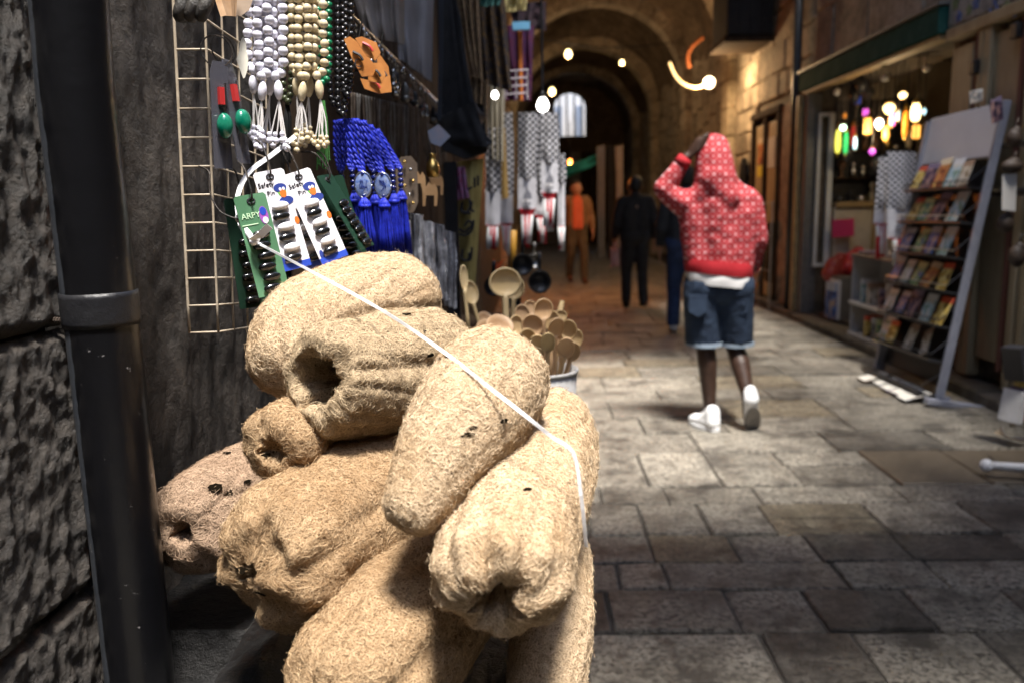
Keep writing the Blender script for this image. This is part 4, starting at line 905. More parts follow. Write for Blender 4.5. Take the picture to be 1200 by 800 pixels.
KEF = keff_mat('black_white_check', (.62, .61, .64), (.035, .035, .04), 46); KEFB = keff_mat('black_white_large_check', (.66, .65, .68), (.05, .05, .06), 30); WCL = M('white_cotton', (.66, .65, .68), (.55, .54, .57), 20, .9); REDC = M('red_cotton', (.42, .02, .03), rough=.9); FR = [M('green_fringe', (.02, .14, .06), rough=.9), M('white_fringe', (.6, .6, .6), rough=.9), M('black_fringe', (.02, .02, .02), rough=.9), bpy.data.materials['red_cotton']]
GREYP = M('grey_print', (.2, .2, .23), rough=.9)
def keffiyeh(label, x0, x1, v0, vp, vr, vf, vb, Y, lean=0, group='checked scarves with printed ends', pr=True, mat=None):
    t = thing('checked_scarf', label, 'scarf', at((x0 + x1) / 2, vb, Y), group); w = x1 - x0
    def sx(x, v): return x + lean * (v - v0)
    cloth('checked_cloth', '', '', [(x0, v0), (x1, v0), (sx(x1, vp), vp), (sx(x0, vp), vp)], Y, mat or KEF, 1.2, .018, .008, parent=t)
    cloth('end_panel', '', '', [(sx(x0, vp), vp), (sx(x1, vp), vp), (sx(x1, vr), vr), (sx(x0, vr), vr)], Y, WCL, 1.0, .006, .008, parent=t)
    cloth('red_trim', '', '', [(sx(x0 + 1, vr), vr), (sx(x1 - 1, vr), vr), (sx(x1 - w * .25, vf), vf), (sx(x0 + w * .25, vf), vf)], Y, REDC, 1, .006, .01, parent=t)
    if pr:
        cx = sx((x0 + x1) / 2, (vp + vr) / 2); h = vr - vp
        outline('tower_print', '', '', [(cx - w * .24, vp + h * .68), (cx + w * .24, vp + h * .68), (cx + w * .2, vp + h * .5), (cx + w * .05, vp + h * .38), (cx, vp + h * .14), (cx - w * .08, vp + h * .42), (cx - w * .2, vp + h * .55)], Y - .028, .002, GREYP, parent=t)
        outline('word_print', '', '', [(cx - w * .2, vp + h * .8), (cx + w * .2, vp + h * .8), (cx + w * .2, vp + h * .86), (cx - w * .2, vp + h * .86)], Y - .028, .002, GREYP, parent=t)
    for k in range(5):
        b = B(); xx = sx(x0 + w * (.28 + .11 * k), vf); j = random.uniform(-2, 2); b.tube([at(xx, vf - 2, Y), at(xx + j, (vf + vb) / 2, Y), at(xx + j * 1.4, vb + random.uniform(-4, 4), Y)], .011 * Y / 4, 6); b.build('fringe', FR[(k * 2 + 1) % 4 if k != 2 else 1], t, True)
    return t
keffiyeh('checked scarf with a printed white end hanging lower, middle of the left stall', 607, 629, 132, 209, 245, 254, 288, 4.0)
keffiyeh('checked scarf with a printed white end hanging higher, at the street edge', 634, 654, 132, 191, 226, 235, 268, 3.95)
keffiyeh('checked scarf with its plain end behind the lower printed one', 585, 601, 132, 229, 262, 266, 296, 4.15, pr=False)
keffiyeh('checked scarf half hidden behind the two printed ends', 626, 644, 134, 230, 252, 258, 282, 4.3, pr=False)
keffiyeh('narrow white scarf end with red and green trim next to the man in orange', 654, 662, 180, 216, 265, 268, 292, 4.5, pr=False)
keffiyeh('crumpled pale checked scarf hanging nearest the yellow banner', 569, 586, 150, 225, 264, 268, 290, 3.6, pr=False)
cloth('wooden_handle_strip', 'yellowish strip of cloth between the crumpled and plain checked scarves', 'cloth strip', [(586, 152), (592, 150), (596, 232), (588, 234)], 3.7, M('ochre_cloth', (.4, .25, .08), rough=.8), 1, .006, .008, nu=6)
# ------------------------------------------------------------------ market table, pans, spoons
t = thing('market_table', 'low dark wooden stall table under the hanging scarves', 'table', (-.2, 3.2, 0))
for k in range(4): b = B(); b.chbox((-.42 + k * .125, 2.05, .80), (-.42 + k * .125 + .119, 4.3, .83), .004, .002); b.build('plank', DARKWOOD, t)
for (x, y) in ((-.38, 2.1), (.03, 2.1), (-.38, 4.2), (.03, 4.2)): B().box2((x, y, 0), (x + .05, y + .05, .798)).build('leg', DARKWOOD, t)
PAN = M('dark_pan_iron', (.02, .02, .022), rough=.35, metal=.5)
for k, (u, v, r, Y, lb, mt) in enumerate([(578, 335, 12, 2.6, 'round dark iron pan standing behind the biggest spoon', PAN), (612, 310, 13, 3.2, 'dark iron pan hanging under the printed scarves', PAN), (632, 330, 14, 3.3, 'dark iron pan nearest the street at the table edge', PAN), (626, 306, 9, 3.5, 'small pewter pan above the others', KC[0]), (600, 352, 10, 2.4, 'small dark iron pan low behind the spoons', PAN)]):
    rr = r * Y / 950; m = facing(at(u, v, Y), at(u, v + 20, Y), .2); b = B(); b.lathe([(0, -.008), (rr * .75, -.008), (rr, .012), (rr * .95, .014), (rr * .72, -.002), (0, -.002)], 20); b.v = [tuple(m @ Vector(x)) for x in b.v]
    tt = thing('iron_pan', lb, 'pan', at(u, v, Y), 'iron pans on the stall'); b.build('pan_bowl', mt, tt, True); B().tube([m @ Vector((0, rr, 0)), m @ Vector((0, rr * 2.4, .01))], .007, 7).build('handle', mt, tt, True)
outline('paper_bird', 'small orange red paper wing between the pans', 'paper wing', [(577, 303), (583, 309), (590, 304), (586, 316), (582, 318)], 2.9, .005, M('orange_red_paper', (.65, .1, .02), rough=.6))
b = B(); b.tube([at(602, 270, 3.4), at(601, 318, 3.4)], .013, 8); o = origin_mesh(b.build('wooden_stick', M('amber_wood', (.6, .3, .04), rough=.45), None, True), at(601, 318, 3.4)); tag(o, 'short amber coloured wooden stick hanging below the plain scarf', 'stick')
SPW = M('spoon_wood', (.50, .33, .17), (.60, .42, .23), 18, .5, rand=.25, hue=.012); SPY = M('pale_spoon_wood', (.68, .5, .25), (.74, .57, .32), 14, .45)
def spoon(label, u, v, ru, rv, hx, hy, Y, mat=SPW, yaw=0, group='wooden spoons in the white bucket', rise=0):
    ru, rv = ru * 1.35, rv * 1.15; c = at(u, v, Y); e = at(hx, hy, (1.755 + (Y - 1.72) * .35) if 'bucket' in group else Y + rise); m = facing(c, e, yaw); L = (c - e).length; a, d = ru * Y / 950, rv * Y / 950
    t = thing('wooden_spoon', label, 'spoon', e, group); b = B()
    prof = []; n = 8
    for k in range(n + 1): q = k / n * math.pi / 2; prof.append((math.sin(q), -math.cos(q)))
    for k in range(n, -1, -1): q = k / n * math.pi / 2; prof.append((math.sin(q) * .86, -math.cos(q) * .62 + .02))
    mm = m @ Matrix.Diagonal((a, d, a * .55, 1)); b.lathe(prof, 18, (0, 0, 0), None); b.v = [tuple(mm @ Vector(x)) for x in b.v]; b.build('bowl', mat, t, True)
    r = max(.0042, a * .2); b = B(); b.tube([m @ Vector((0, -d * .82, -a * .28)), m @ Vector((0, -d * 1.15, -a * .16)), m @ Vector((0, -(d + (L - d) * .5), -a * .05)), m @ Vector((0, -L, 0))], [r * 1.7, r * 1.1, r, r * 1.15], 8); b.build('handle', mat, t, True)
spoon('biggest pale wooden spoon standing tall above the heap', 592, 331, 14.5, 15.5, 594, 400, 1.9, SPY, .15, 'tall pale wooden spoons')
spoon('tall pale wooden spoon right behind the biggest one', 602, 337, 10, 13, 599, 402, 2.0, SPY, -.3, 'tall pale wooden spoons')
spoon('tall pale wooden spoon leaning towards the yellow banner', 552, 343, 8, 13, 566, 395, 1.9, SPY, .6, 'tall pale wooden spoons')
spoon('slender pale wooden spoon farthest towards the plastic packets', 544, 326, 5, 14, 550, 395, 1.8, SPY, .8, 'tall pale wooden spoons')
for (u, v, ru, rv, hx, hy, Y, lb) in [(637, 363, 9, 12, 640, 445, 1.75, 'round headed spoon showing its hollow at the top of the bucket'), (657, 370, 6, 6, 650, 445, 1.82, 'spoon with a small sunlit tip behind the rest'), (652, 385, 8, 14, 649, 445, 1.66, 'greyish spoon standing upright in front at the rim'), (666, 387, 8, 12, 655, 448, 1.72, 'dark reddish spoon leaning to the street side'), (671, 412, 7, 13, 658, 450, 1.70, 'greyish spoon leaning out farthest over the rim'), (663, 408, 8, 15, 655, 450, 1.68, 'pinkish spoon low at the street side'), (624, 382, 10, 13, 632, 448, 1.74, 'wide pinkish spoon near the middle of the bunch'), (612, 368, 7, 10, 624, 448, 1.8, 'small golden spoon towards the tall spoons'), (642, 402, 7, 16, 641, 450, 1.64, 'long brown spoon in front, hollow side out'), (630, 405, 8, 16, 634, 452, 1.66, 'red brown spoon in front towards the loofahs'), (618, 397, 8, 13, 628, 452, 1.68, 'pale brown spoon nearest the loofahs in front'), (646, 376, 8, 11, 646, 448, 1.78, 'golden brown spoon behind the greyish upright one'), (660, 396, 7, 13, 654, 450, 1.74, 'light spoon between the dark reddish and the pinkish ones'), (675, 398, 6, 11, 660, 450, 1.76, 'small spoon leaning out behind the street side rim'), (622, 362, 7, 9, 632, 448, 1.84, 'small brown spoon highest towards the loofahs'), (606, 382, 7, 12, 622, 450, 1.76, 'brown spoon leaning far towards the loofahs')]:
    spoon('wooden ' + lb, u, v, ru, rv, hx, hy, Y, SPW, random.uniform(-.5, .5))
b = B(); b.tube([at(637, 440, 1.8), at(659, 353, 1.86)], .006, 7); o = origin_mesh(b.build('wooden_spatula_handle', SPW, None, True), at(637, 440, 1.8)); tag(o, 'plain wooden stick poking out highest from the bucket', 'stick')
for (u, v, r, Y, lb) in [(572, 384, 14, 1.72, 'brown wooden bowl tipped on its side, next to the banner'), (586, 381, 17, 1.66, 'pinkish wooden bowl in front of the tall spoons'), (568, 372, 9, 1.95, 'small dark wooden bowl behind the others')]:
    rr = r * Y / 950; m = facing(at(u, v, Y), at(u - 3, v + 20, Y), .2) @ Matrix.Rotation(R(-50), 4, 'X'); b = B(); b.lathe([(rr * .4, -rr * .7), (rr * .8, -rr * .45), (rr, 0), (rr * .93, .002), (rr * .72, -rr * .38), (0, -rr * .55)], 22); b.v = [tuple(m @ Vector(x)) for x in b.v]; o = origin_mesh(b.build('wooden_bowl', SPW, None, True), at(u, v + r, Y)); tag(o, lb, 'bowl', 'wooden bowls')
BKT = M('whitewashed_bucket', (.52, .51, .5), (.36, .35, .34), 16, .6, .3, 30)
bc = at(632, 432, 1.74); t = thing('bucket', 'white bucket banded with cord and filled with wooden spoons', 'bucket', bc - Vector((0, 0, .20))); br = .083
b = B(); b.lathe([(br * .86, -.20), (br * .88, -.19), (br, .0), (br * .95, .0), (br * .83, -.19), (0, -.19)], 28, bc); b.build('shell', BKT, t, True)
for z, s in ((-.002, 1.0), (-.060, .97), (-.066, .967), (-.125, .928), (-.131, .925)):
    b = B(); b.tube([bc + Vector((br * s * math.cos(a), br * s * math.sin(a), z)) for a in [k * math.pi / 16 for k in range(33)]], .004 if z > -.01 else .003, 6, False); b.build('band', BKT if z > -.01 else M('grey_cord', (.2, .19, .18), rough=.8) if 'grey_cord' not in bpy.data.materials else bpy.data.materials['grey_cord'], t, True)
t = thing('crate', 'dark wooden crate under the bucket of spoons', 'crate', (-.05, 1.74, 0))
cz = bc.z - .202
for k in range(5): b = B(); b.chbox((-.26, 1.60 + k * .066, cz - .02), (.075, 1.60 + k * .066 + .062, cz), .003); b.build('plank', DARKWOOD, t)
for k in range(6): b = B(); b.chbox((-.26, 1.585, cz - .04 - (k + 1) * .13), (.075, 1.6, cz - .05 - k * .13), .003); b.build('slat', DARKWOOD, t); b = B(); b.chbox((.06, 1.603, cz - .04 - (k + 1) * .13), (.075, 1.93, cz - .05 - k * .13), .003); b.build('slat', DARKWOOD, t)
B().box2((-.25, 1.605, 0), (.055, 1.925, cz - .022)).build('crate_core', BLACK, t)
# stall lamps
BULBW = M('lit_white_bulb', (1, .97, .92), emit=1.6); BULBY = M('lit_warm_bulb', (1, .70, .28), emit=1.5)
def bulb(label, u, v, rpx, Y, mat, energy=0, color=(1, .75, .4), cord=True, name='hanging_bulb'):
    rpx *= .8
    c = at(u, v, Y); r = rpx * Y / 950; t = thing(name, label, 'lamp', c)
    B().lathe([(0, -r), (r * .7, -r * .75), (r, 0), (r * .75, r * .7), (r * .4, r * 1.2), (0, r * 1.25)], 14, c).build('glass_bulb', mat, t, True)
    B().lathe([(r * .42, r * 1.1), (r * .45, r * 1.9), (r * .3, r * 2.1), (0, r * 2.1)], 10, c).build('socket', BLACK, t, True)
    if cord: B().tube([c + Vector((0, 0, r * 2)), c + Vector((0, 0, r * 2 + .5))], .006, 5).build('cord', BLACK, t)
    if energy: lamp(c - Vector((0, 0, r * 1.3)), energy, color, r, t)
    return t
bulb('bright white stall lamp hanging at the top of the checked scarves', 636, 124, 9, 3.7, BULBW, .06, (1, .95, .88))
bulb('small white stall lamp beside the cream scarf', 580, 112, 5, 3.4, BULBW, .04, (1, .95, .88))
bulb('warm orange bulb hung over the goods behind the printed scarves', 668, 190, 3.2, 12.2, M('lit_orange_bulb', (1, .28, .05), emit=1.5), 12, (1, .28, .06))
# ------------------------------------------------------------------ shop on the right
GREENB = M('dark_green_painted_beam', (.012, .055, .045), (.03, .085, .07), 6, .9, .1, spec=.08); OCHRE = M('ochre_trim', (.32, .22, .1), (.2, .14, .07), 10, .6)
WARMW = M('shop_plaster', (.22, .17, .11), (.3, .24, .16), 4, .8); ALU = M('white_aluminium', (.6, .62, .62), (.5, .52, .52), 10, .35); GREYF = M('grey_metal_frame', (.09, .09, .09), (.14, .135, .13), 12, .45); SHELFW = M('cream_shelf', (.5, .45, .36), (.4, .36, .28), 12, .5)
SX0, SX1, SY0, SY1, SZ = 3.25, 5.6, 6.72, 9.66, 2.62
shop = thing('lamp_shop', 'small open fronted shop glowing with coloured lamps under a green beam', 'shop', (4, 8.2, 0))
b = B(); b.box2((SX0 + .05, 6.62, 0), (SX1, SY0, 2.9)); b.build('side_wall', WARMW, shop)
b = B(); b.box2((SX0 + .06, SY1 + .003, 0), (SX1, SY1 + .1, 2.9)); b.build('side_wall', WARMW, shop)
b = B(); b.box2((SX1, 6.62, 0), (SX1 + .1, SY1 + .1, 2.9)); b.build('back_wall', WARMW, shop)
b = B(); b.box2((SX0 + .05, 6.62, 2.9), (SX1 + .1, SY1 + .1, 3.0)); b.build('shop_ceiling', DARKWOOD, shop)
b = B(); b.box2((SX0 + .06, SY0 + .002, -.03), (SX1 - .002, SY1 - .002, .10)); b.build('shop_floor', FLOORBROWN, shop)
beam = thing('green_beam', 'dark green painted beam over the lamp shop front', 'beam', (3.2, 8.2, 2.62))
b = B(); b.chbox((3.10, 6.58, 2.625), (3.26, 9.9, 2.83), .01); b.build('beam_body', GREENB, beam); b = B(); b.chbox((3.08, 6.56, 2.833), (3.27, 9.92, 2.86), .004); b.build('top_lip', GREYF, beam); b = B(); b.chbox((3.12, 6.6, 2.59), (3.24, 9.88, 2.622), .004); b.build('bottom_trim', OCHRE, beam)
# door frame and display window at the far jamb
fr = thing('shop_door_frame', 'grey metal jamb and tall white aluminium door folded open at the far side of the shop', 'door frame', (3.2, 9.6, 0))
b = B(); b.chbox((3.14, 9.66, .05), (3.30, 9.8, 2.588), .006); b.build('jamb', GREYF, fr); b = B(); b.chbox((3.08, 9.81, .05), (3.16, 9.9, 2.588), .006); b.build('jamb', OCHRE, fr)
for (x, z0, z1, w) in ((3.24, .62, 2.36, .035), (3.36, .62, 2.36, .06)): b = B(); b.chbox((x, 9.56, z0), (x + w, 9.6, z1), .005); b.build('door_stile', ALU, fr)
for z in (.62, 2.32): b = B(); b.chbox((3.276, 9.562, z), (3.358, 9.598, z + .04), .004); b.build('door_rail', ALU, fr)
GLASS = M('window_glass', (.9, .95, .95), rough=.03, alpha=.12, spec=.8)
cab = thing('display_cabinet', 'display case of dark trinkets above a pale counter panel inside the shop', 'display cabinet', (3.9, 9.45, .1))
b = B(); b.chbox((3.44, 9.44, 1.30), (4.38, 9.66, 1.36), .006); b.build('ledge', OCHRE, cab); b = B(); b.chbox((3.44, 9.5, .62), (4.38, 9.655, 1.298), .005); b.build('pale_panel', SHELFW, cab)
b = B(); b.chbox((3.44, 9.42, .56), (4.2, 9.64, .60), .005); b.build('sill', ALU, cab); b = B(); b.chbox((3.86, 9.48, .62), (3.90, 9.498, 1.29), .003); b.build('mullion', OCHRE, cab); b = B(); b.chbox((4.34, 9.42, .62), (4.39, 9.498, 2.4), .003); b.build('post', OCHRE, cab)
for z in (1.62, 1.92, 2.22): b = B(); b.chbox((3.45, 9.5, z), (4.33, 9.65, z + .015), .002); b.build('shelf', DARKWOOD, cab)
b = B(); b.box2((3.44, 9.648, 1.36), (4.38, 9.658, 2.5)); b.build('case_back', BLACK, cab)
TR = [M('trinket_brown', (.2, .1, .05), (.08, .04, .02), 20, .4, rand=.4), M('trinket_cream', (.5, .42, .3), rough=.5, rand=.3), BRASS, M('trinket_red', (.3, .04, .03), rough=.4, rand=.3), STEEL, M('trinket_dark', (.03, .03, .035), rough=.3)]
vase = [[(0, 0), (.03, 0), (.045, .05), (.035, .1), (.018, .14), (.026, .17), (0, .17)], [(0, 0), (.05, 0), (.055, .03), (.05, .06), (0, .07)], [(0, 0), (.025, 0), (.03, .08), (.012, .11), (.03, .13), (.03, .16), (0, .18)], [(0, 0), (.035, 0), (.012, .02), (.012, .07), (.04, .1), (.035, .13), (0, .15)]]
VM = [B().lathe(p, 12).mesh('trinket', None, True) for p in vase]
NM = ['round bellied jar', 'flat round box', 'slim necked vase', 'footed goblet']; CN = ['brown', 'cream', 'brass', 'red', 'silver', 'dark']; ON = ['first', 'second', 'third', 'fourth', 'fifth', 'sixth', 'seventh']; SH = ['lowest', 'second', 'third', 'top']
for si, z in enumerate((1.362, 1.637, 1.937)):
    for k in range(7):
        vi = random.randrange(4); ci = random.choice([0, 0, 1, 2, 3, 4, 5, 5]); b = B().lathe(vase[vi], 12); o = b.build('trinket', TR[ci], None, True); o.location = (3.53 + k * .12 + random.uniform(-.02, .02), 9.57, z)
        s = random.uniform(.8, 1.25); o.scale = (s, s, s * random.uniform(.9, 1.2)); MW[o.name] = Matrix.Translation(o.location); tag(o, f'{CN[ci]} {NM[vi]} in the display case, {SH[si]} shelf, {ON[k]} from the white door', 'trinket', 'trinkets in the shop display case')
outline('pink_sign', 'small crimson notice on the pale panel inside the shop', 'sign', [(975, 258), (1001, 256), (1001, 277), (975, 279)], 9.35, .01, M('crimson_sign', (.45, .02, .10), rough=.5))
for (u, v, lb, mt) in [(979, 315, 'dark red bundle leaning behind the shop sill', TR[3]), (1000, 308, 'bright red bag on the shop counter', RED)]:
    b = B(); c = at(u, v, 9.2); b.sphere(c, (.13, .08, .14), 12, 8); b.sphere(c + Vector((.05, 0, .1)), (.08, .06, .08), 10, 7); b.sphere(c + Vector((-.05, -.02, -.05)), (.11, .08, .1), 10, 7); o = origin_mesh(b.build('cloth_bundle', mt, None, True), c - Vector((0, 0, .14))); tag(o, lb, 'bundle')
# small lamps hanging in the shop
def emat(n, c, e): return M(n, c, rough=.3, emit=e)
LC = {'amber': emat('lit_amber_glass', (1, .5, .1), .28), 'yellow': emat('lit_yellow_glass', (.9, .85, .12), .2), 'green': emat('lit_green_glass', (.03, .5, .12), .16), 'magenta': emat('lit_magenta_glass', (.75, .12, .8), .2), 'white': emat('lit_white_glass', (1, .92, .8), 1.5), 'warm': emat('lit_warm_glass', (1, .72, .3), .8), 'cyan': emat('lit_cyan_glass', (.55, .9, 1), .3), 'orange': emat('lit_orange_glass', (.9, .3, .03), .12), 'red': emat('lit_red_glass', (.5, .04, .03), .06), 'blue': emat('lit_blue_glass', (.04, .08, .4), .06), 'mint': emat('lit_mint_glass', (.6, 1, .8), 1.2)}
def lantern(label, u, v, w, h, Y, key, energy=0, col=(1, .75, .4), kind=0):
    w, h = w * .8, h * .85; c = at(u, v, Y); r = w / 2 * Y / 950; hh = h / 2 * Y / 950; t = thing('hanging_lantern', label, 'lantern', c - Vector((0, 0, hh)), 'lanterns hanging in the shop')
    b = B()
    if kind == 0: b.lathe([(r * .55, -hh), (r * .9, -hh * .7), (r, 0), (r * .85, hh * .7), (r * .5, hh)], 12, c)
    elif kind == 1: b.lathe([(r * .8, -hh), (r, -hh * .9), (r, hh * .9), (r * .8, hh)], 6, c)
    else: b.sphere(c, (r, r, hh), 12, 8)
    b.build('glass', LC[key], t, kind != 1)
    b = B(); b.lathe([(r * .95, 0), (r * .6, hh * .35), (r * .2, hh * .6), (0, hh * .6)], 10, c + Vector((0, 0, hh))); b.build('cap', BRASS, t); b = B(); b.lathe([(r * .35, 0), (r * .6, -hh * .12), (0, -hh * .4)], 10, c - Vector((0, 0, hh))); b.build('finial', BRASS, t)
    if kind == 1:
        for k in range(6):
            a = math.pi / 3 * k; B().tube([c + Vector((r * 1.02 * math.cos(a), r * 1.02 * math.sin(a), -hh)), c + Vector((r * 1.02 * math.cos(a), r * 1.02 * math.sin(a), hh))], .006, 4).build('frame_bar', BRASS, t)
    B().tube([c + Vector((0, 0, hh * 1.5)), Vector((c.x, c.y, 2.898))], .004, 4).build('chain', IRON, t)
    if energy: lamp(c - Vector((0, 0, hh * 1.4 + .05)), energy, col, r, t)
for a in [('tall yellow green lantern hanging nearest the white door', 982, 166, 8, 30, 8.9, 'yellow', 0, 0, 0), ('tall green lantern right beside the yellow green one', 991, 168, 7, 28, 8.8, 'green', 0, 0, 0), ('bright mint white bulb above the green lantern', 988, 150, 8, 7, 8.7, 'mint', 0, 0, 2), ('orange amber square lantern left of the bright middle bulb', 1017, 148, 10, 20, 8.6, 'amber', 0, 0, 1), ('small lilac lantern high above the amber square one', 1015, 132, 10, 8, 8.9, 'magenta', 0, 0, 1), ('bright white bulb in the middle of the lanterns', 1030, 145, 11, 12, 8.4, 'white', 1, (1, .8, .5), 2), ('golden lantern hanging right under the bright middle bulb', 1038, 157, 9, 18, 8.5, 'amber', 0, 0, 0), ('magenta square lantern between the two brightest bulbs', 1046, 140, 8, 16, 8.3, 'magenta', 0, 0, 1), ('slim pale blue lantern touching the magenta one', 1053, 136, 5, 12, 8.2, 'cyan', 0, 0, 1), ('large warm bulb above the magenta lantern', 1042, 127, 16, 11, 8.2, 'warm', 1, (1, .7, .35), 2), ('small warm bulb hung highest below the green beam', 1058, 112, 11, 8, 8.0, 'warm', 0, 0, 2), ('biggest glowing warm lantern nearest the book rack', 1073, 132, 13, 22, 7.7, 'warm', 0, (1, .72, .4), 0), ('ribbed golden lantern hanging below the biggest glowing one', 1074, 155, 12, 16, 7.8, 'amber', 0, 0, 1), ('small cold white bulb at the rack side of the biggest lantern', 1083, 131, 5, 8, 7.6, 'cyan', 0, 0, 2), ('orange glass lantern behind the checked scarf', 1061, 146, 8, 34, 8.3, 'orange', 0, 0, 0), ('slim pale lantern below the red one', 1002, 168, 5, 16, 8.7, 'cyan', 0, 0, 0), ('small pink globe hanging low under the dark lantern', 1022, 178, 9, 8, 8.5, 'magenta', 0, 0, 2), ('dim red lantern behind the slim pale one', 1000, 160, 8, 26, 9.2, 'red', 0, 0, 0), ('dim blue lantern high at the dark back of the shop', 1006, 112, 10, 22, 9.3, 'blue', 0, 0, 1), ('low golden lamp glowing beside the scarf', 1034, 192, 10, 9, 8.9, 'amber', 0, 0, 2), ('dim orange lantern high beside the lilac one', 990, 136, 6, 6, 9.1, 'orange', 0, 0, 2)]:
    lantern(*a)
# dark hanging odds in the shop
for k in range(12):
    u, v = 985 + k * 8.4, random.uniform(95, 215); c = at(u, v, random.uniform(8.9, 9.35)); s = random.uniform(.05, .09); b = B(); b.lathe([(0, -s * 1.5), (s * .5, -s * 1.2), (s, -s * .2), (s * .7, s * .6), (s * .2, s), (.004, s * 1.1), (.004, 2.89 - c.z), (0, 2.89 - c.z)], 10, c); o = origin_mesh(b.build('unlit_lantern', TR[5], None, True), c - Vector((0, 0, s * 1.5))); tag(o, f'dark unlit metal lantern, {ORD[k]} from the white door among the lit ones', 'lantern', 'unlit lanterns in the shop')
for (u, v) in [(981, 109), (1037, 92), (1086, 81)]:
    c = at(u, v, 7.9 if u > 1000 else 9); b = B(); b.lathe([(0, -.03), (.03, -.02), (.04, .01), (.02, .04), (.01, .05), (0, .05)], 12, c); o = origin_mesh(b.build('ceiling_spotlight', WHITE, None, True), c); tag(o, {981: 'small white spotlight head under the green beam, nearest the door jamb', 1037: 'small white spotlight head under the middle of the green beam', 1086: 'small white spotlight head under the near end of the green beam'}[u], 'spotlight', 'spotlights under the green beam')
# low white bookshelf, counter, boxes
bs = thing('white_bookshelf', 'low white shelf unit of books at the shop threshold', 'bookshelf', (3.22, 7.6, .1))
wx = WHITE
b = B(); b.chbox((3.12, 8.06, .04), (3.40, 8.08, .86), .003); b.build('side_panel', M('pale_grey_panel', (.38, .38, .38), rough=.5), bs); b = B(); b.chbox((3.12, 7.0, .04), (3.40, 7.02, .86), .003); b.build('side_panel', bpy.data.materials['pale_grey_panel'], bs); b = B(); b.chbox((3.38, 7.022, .04), (3.40, 8.058, .86), .003); b.build('back_panel', bpy.data.materials['pale_grey_panel'], bs)
for z in (.07, .38, .84): b = B(); b.chbox((3.09, 7.022, z), (3.378, 8.058, z + .03), .004); b.build('shelf', WHITE if z < .8 else M('brown_top', (.12, .07, .06), (.2, .13, .12), 8, .5), bs)
COVERS = []
def cover(name, base, title, pic, pic2):
    m, t, b = nodes(name); L = t.links.new; tc = N(t, 'TexCoord'); s = N(t, 'SeparateXYZ'); L(tc.outputs['Generated'], s.inputs[0]); oi = N(t, 'ObjectInfo')
    n = N(t, 'TexNoise', Scale=3.2, Detail=3); ad = N(t, 'Vector' + 'Math', _operation='ADD'); L(tc.outputs['Generated'], ad.inputs[0]); cb = N(t, 'CombineXYZ'); ml = N(t, 'Math', _operation='MULTIPLY'); ml.inputs[1].default_value = 37; L(oi.outputs['Random'], ml.inputs[0]); L(ml.outputs[0], cb.inputs[0]); L(cb.outputs[0], ad.inputs[1]); L(ad.outputs[0], n.inputs[0])
    pc = ramp(t, n.outputs[0], [(.38, pic), (.5, base), (.62, pic2)])
    g1 = N(t, 'Math', _operation='GREATER_THAN'); g1.inputs[1].default_value = .78; L(s.outputs[2], g1.inputs[0])
    m1 = N(t, 'MixRGB'); L(g1.outputs[0], m1.inputs[0]); L(pc, m1.inputs[1]); m1.inputs[2].default_value = c4(title)
    L(m1.outputs[0], b.inputs['Base Color']); b.inputs['Roughness'].default_value = .5; b.inputs['Specular IOR Level'].default_value = .25; return m
CVN = ['sea blue', 'yellow', 'dark violet', 'pale sky blue', 'green', 'cream', 'orange red', 'grey']
COVERS = [cover('cover_blue', (.05, .15, .45), (.4, .45, .55), (.02, .04, .15), (.5, .35, .2)), cover('cover_yellow', (.6, .42, .08), (.6, .1, .05), (.1, .05, .02), (.7, .6, .3)), cover('cover_violet', (.1, .06, .12), (.25, .2, .3), (.02, .02, .03), (.5, .3, .25)), cover('cover_sky', (.35, .5, .6), (.6, .62, .65), (.15, .25, .15), (.6, .55, .45)), cover('cover_green', (.1, .3, .12), (.5, .55, .3), (.05, .1, .25), (.55, .5, .25)), cover('cover_cream', (.5, .45, .36), (.3, .2, .15), (.2, .15, .1), (.6, .55, .5)), cover('cover_red', (.5, .15, .06), (.65, .55, .4), (.1, .03, .02), (.65, .4, .12)), cover('cover_grey', (.25, .25, .26), (.5, .5, .5), (.05, .05, .05), (.5, .42, .35))]
PAGE = M('page_edges', (.6, .57, .5), rough=.8)
def book(name, label, cat, c, sz, m, ci, group):
    """a closed book or a card: cover block and page block; c is the bottom centre, sz = width, thickness, height"""
    mm = Matrix.Translation(Vector(c)) @ m; t = thing(name, label, cat, m=mm, group=group); w, th, h = sz
    B().box((0, 0, h / 2), (w, th, h)).build('cover', COVERS[ci], t, world=False)
    if th > .012: B().box((.003, 0, h / 2), (w, th * .7, h * .96 + .0)).build('pages', PAGE, t, world=False)
    return t
for row, z in enumerate((.101, .411)):
    y = 7.12
    for k in range(6):
        th = random.uniform(.03, .06); h = random.uniform(.17, .24); ci = random.randrange(8)
        if row == 1 and k in (3,): y += .12; continue
        book('book', f'{CVN[ci]} book on the white shelf unit, {["bottom", "upper"][row]} board, {ON[k]} from the rack', 'book', (3.2, y, z), (.16, th, h), Matrix.Rotation(random.uniform(-.15, .15), 4, 'Z'), ci, 'books in the white shelf unit'); y += th + random.uniform(.06, .12)
b = B(); b.chbox((3.14, 7.3, .872), (3.34, 7.62, .91), .004); tag(b.build('white_box', WHITE), 'flat white box lying on the brown top of the shelf unit', 'box')
b = B(); b.chbox((3.14, 7.75, .872), (3.34, 8.0, .90), .004); b2 = b.build('violet_book', COVERS[2]); tag(b2, 'flat violet book lying at the far end of the shelf unit', 'book')
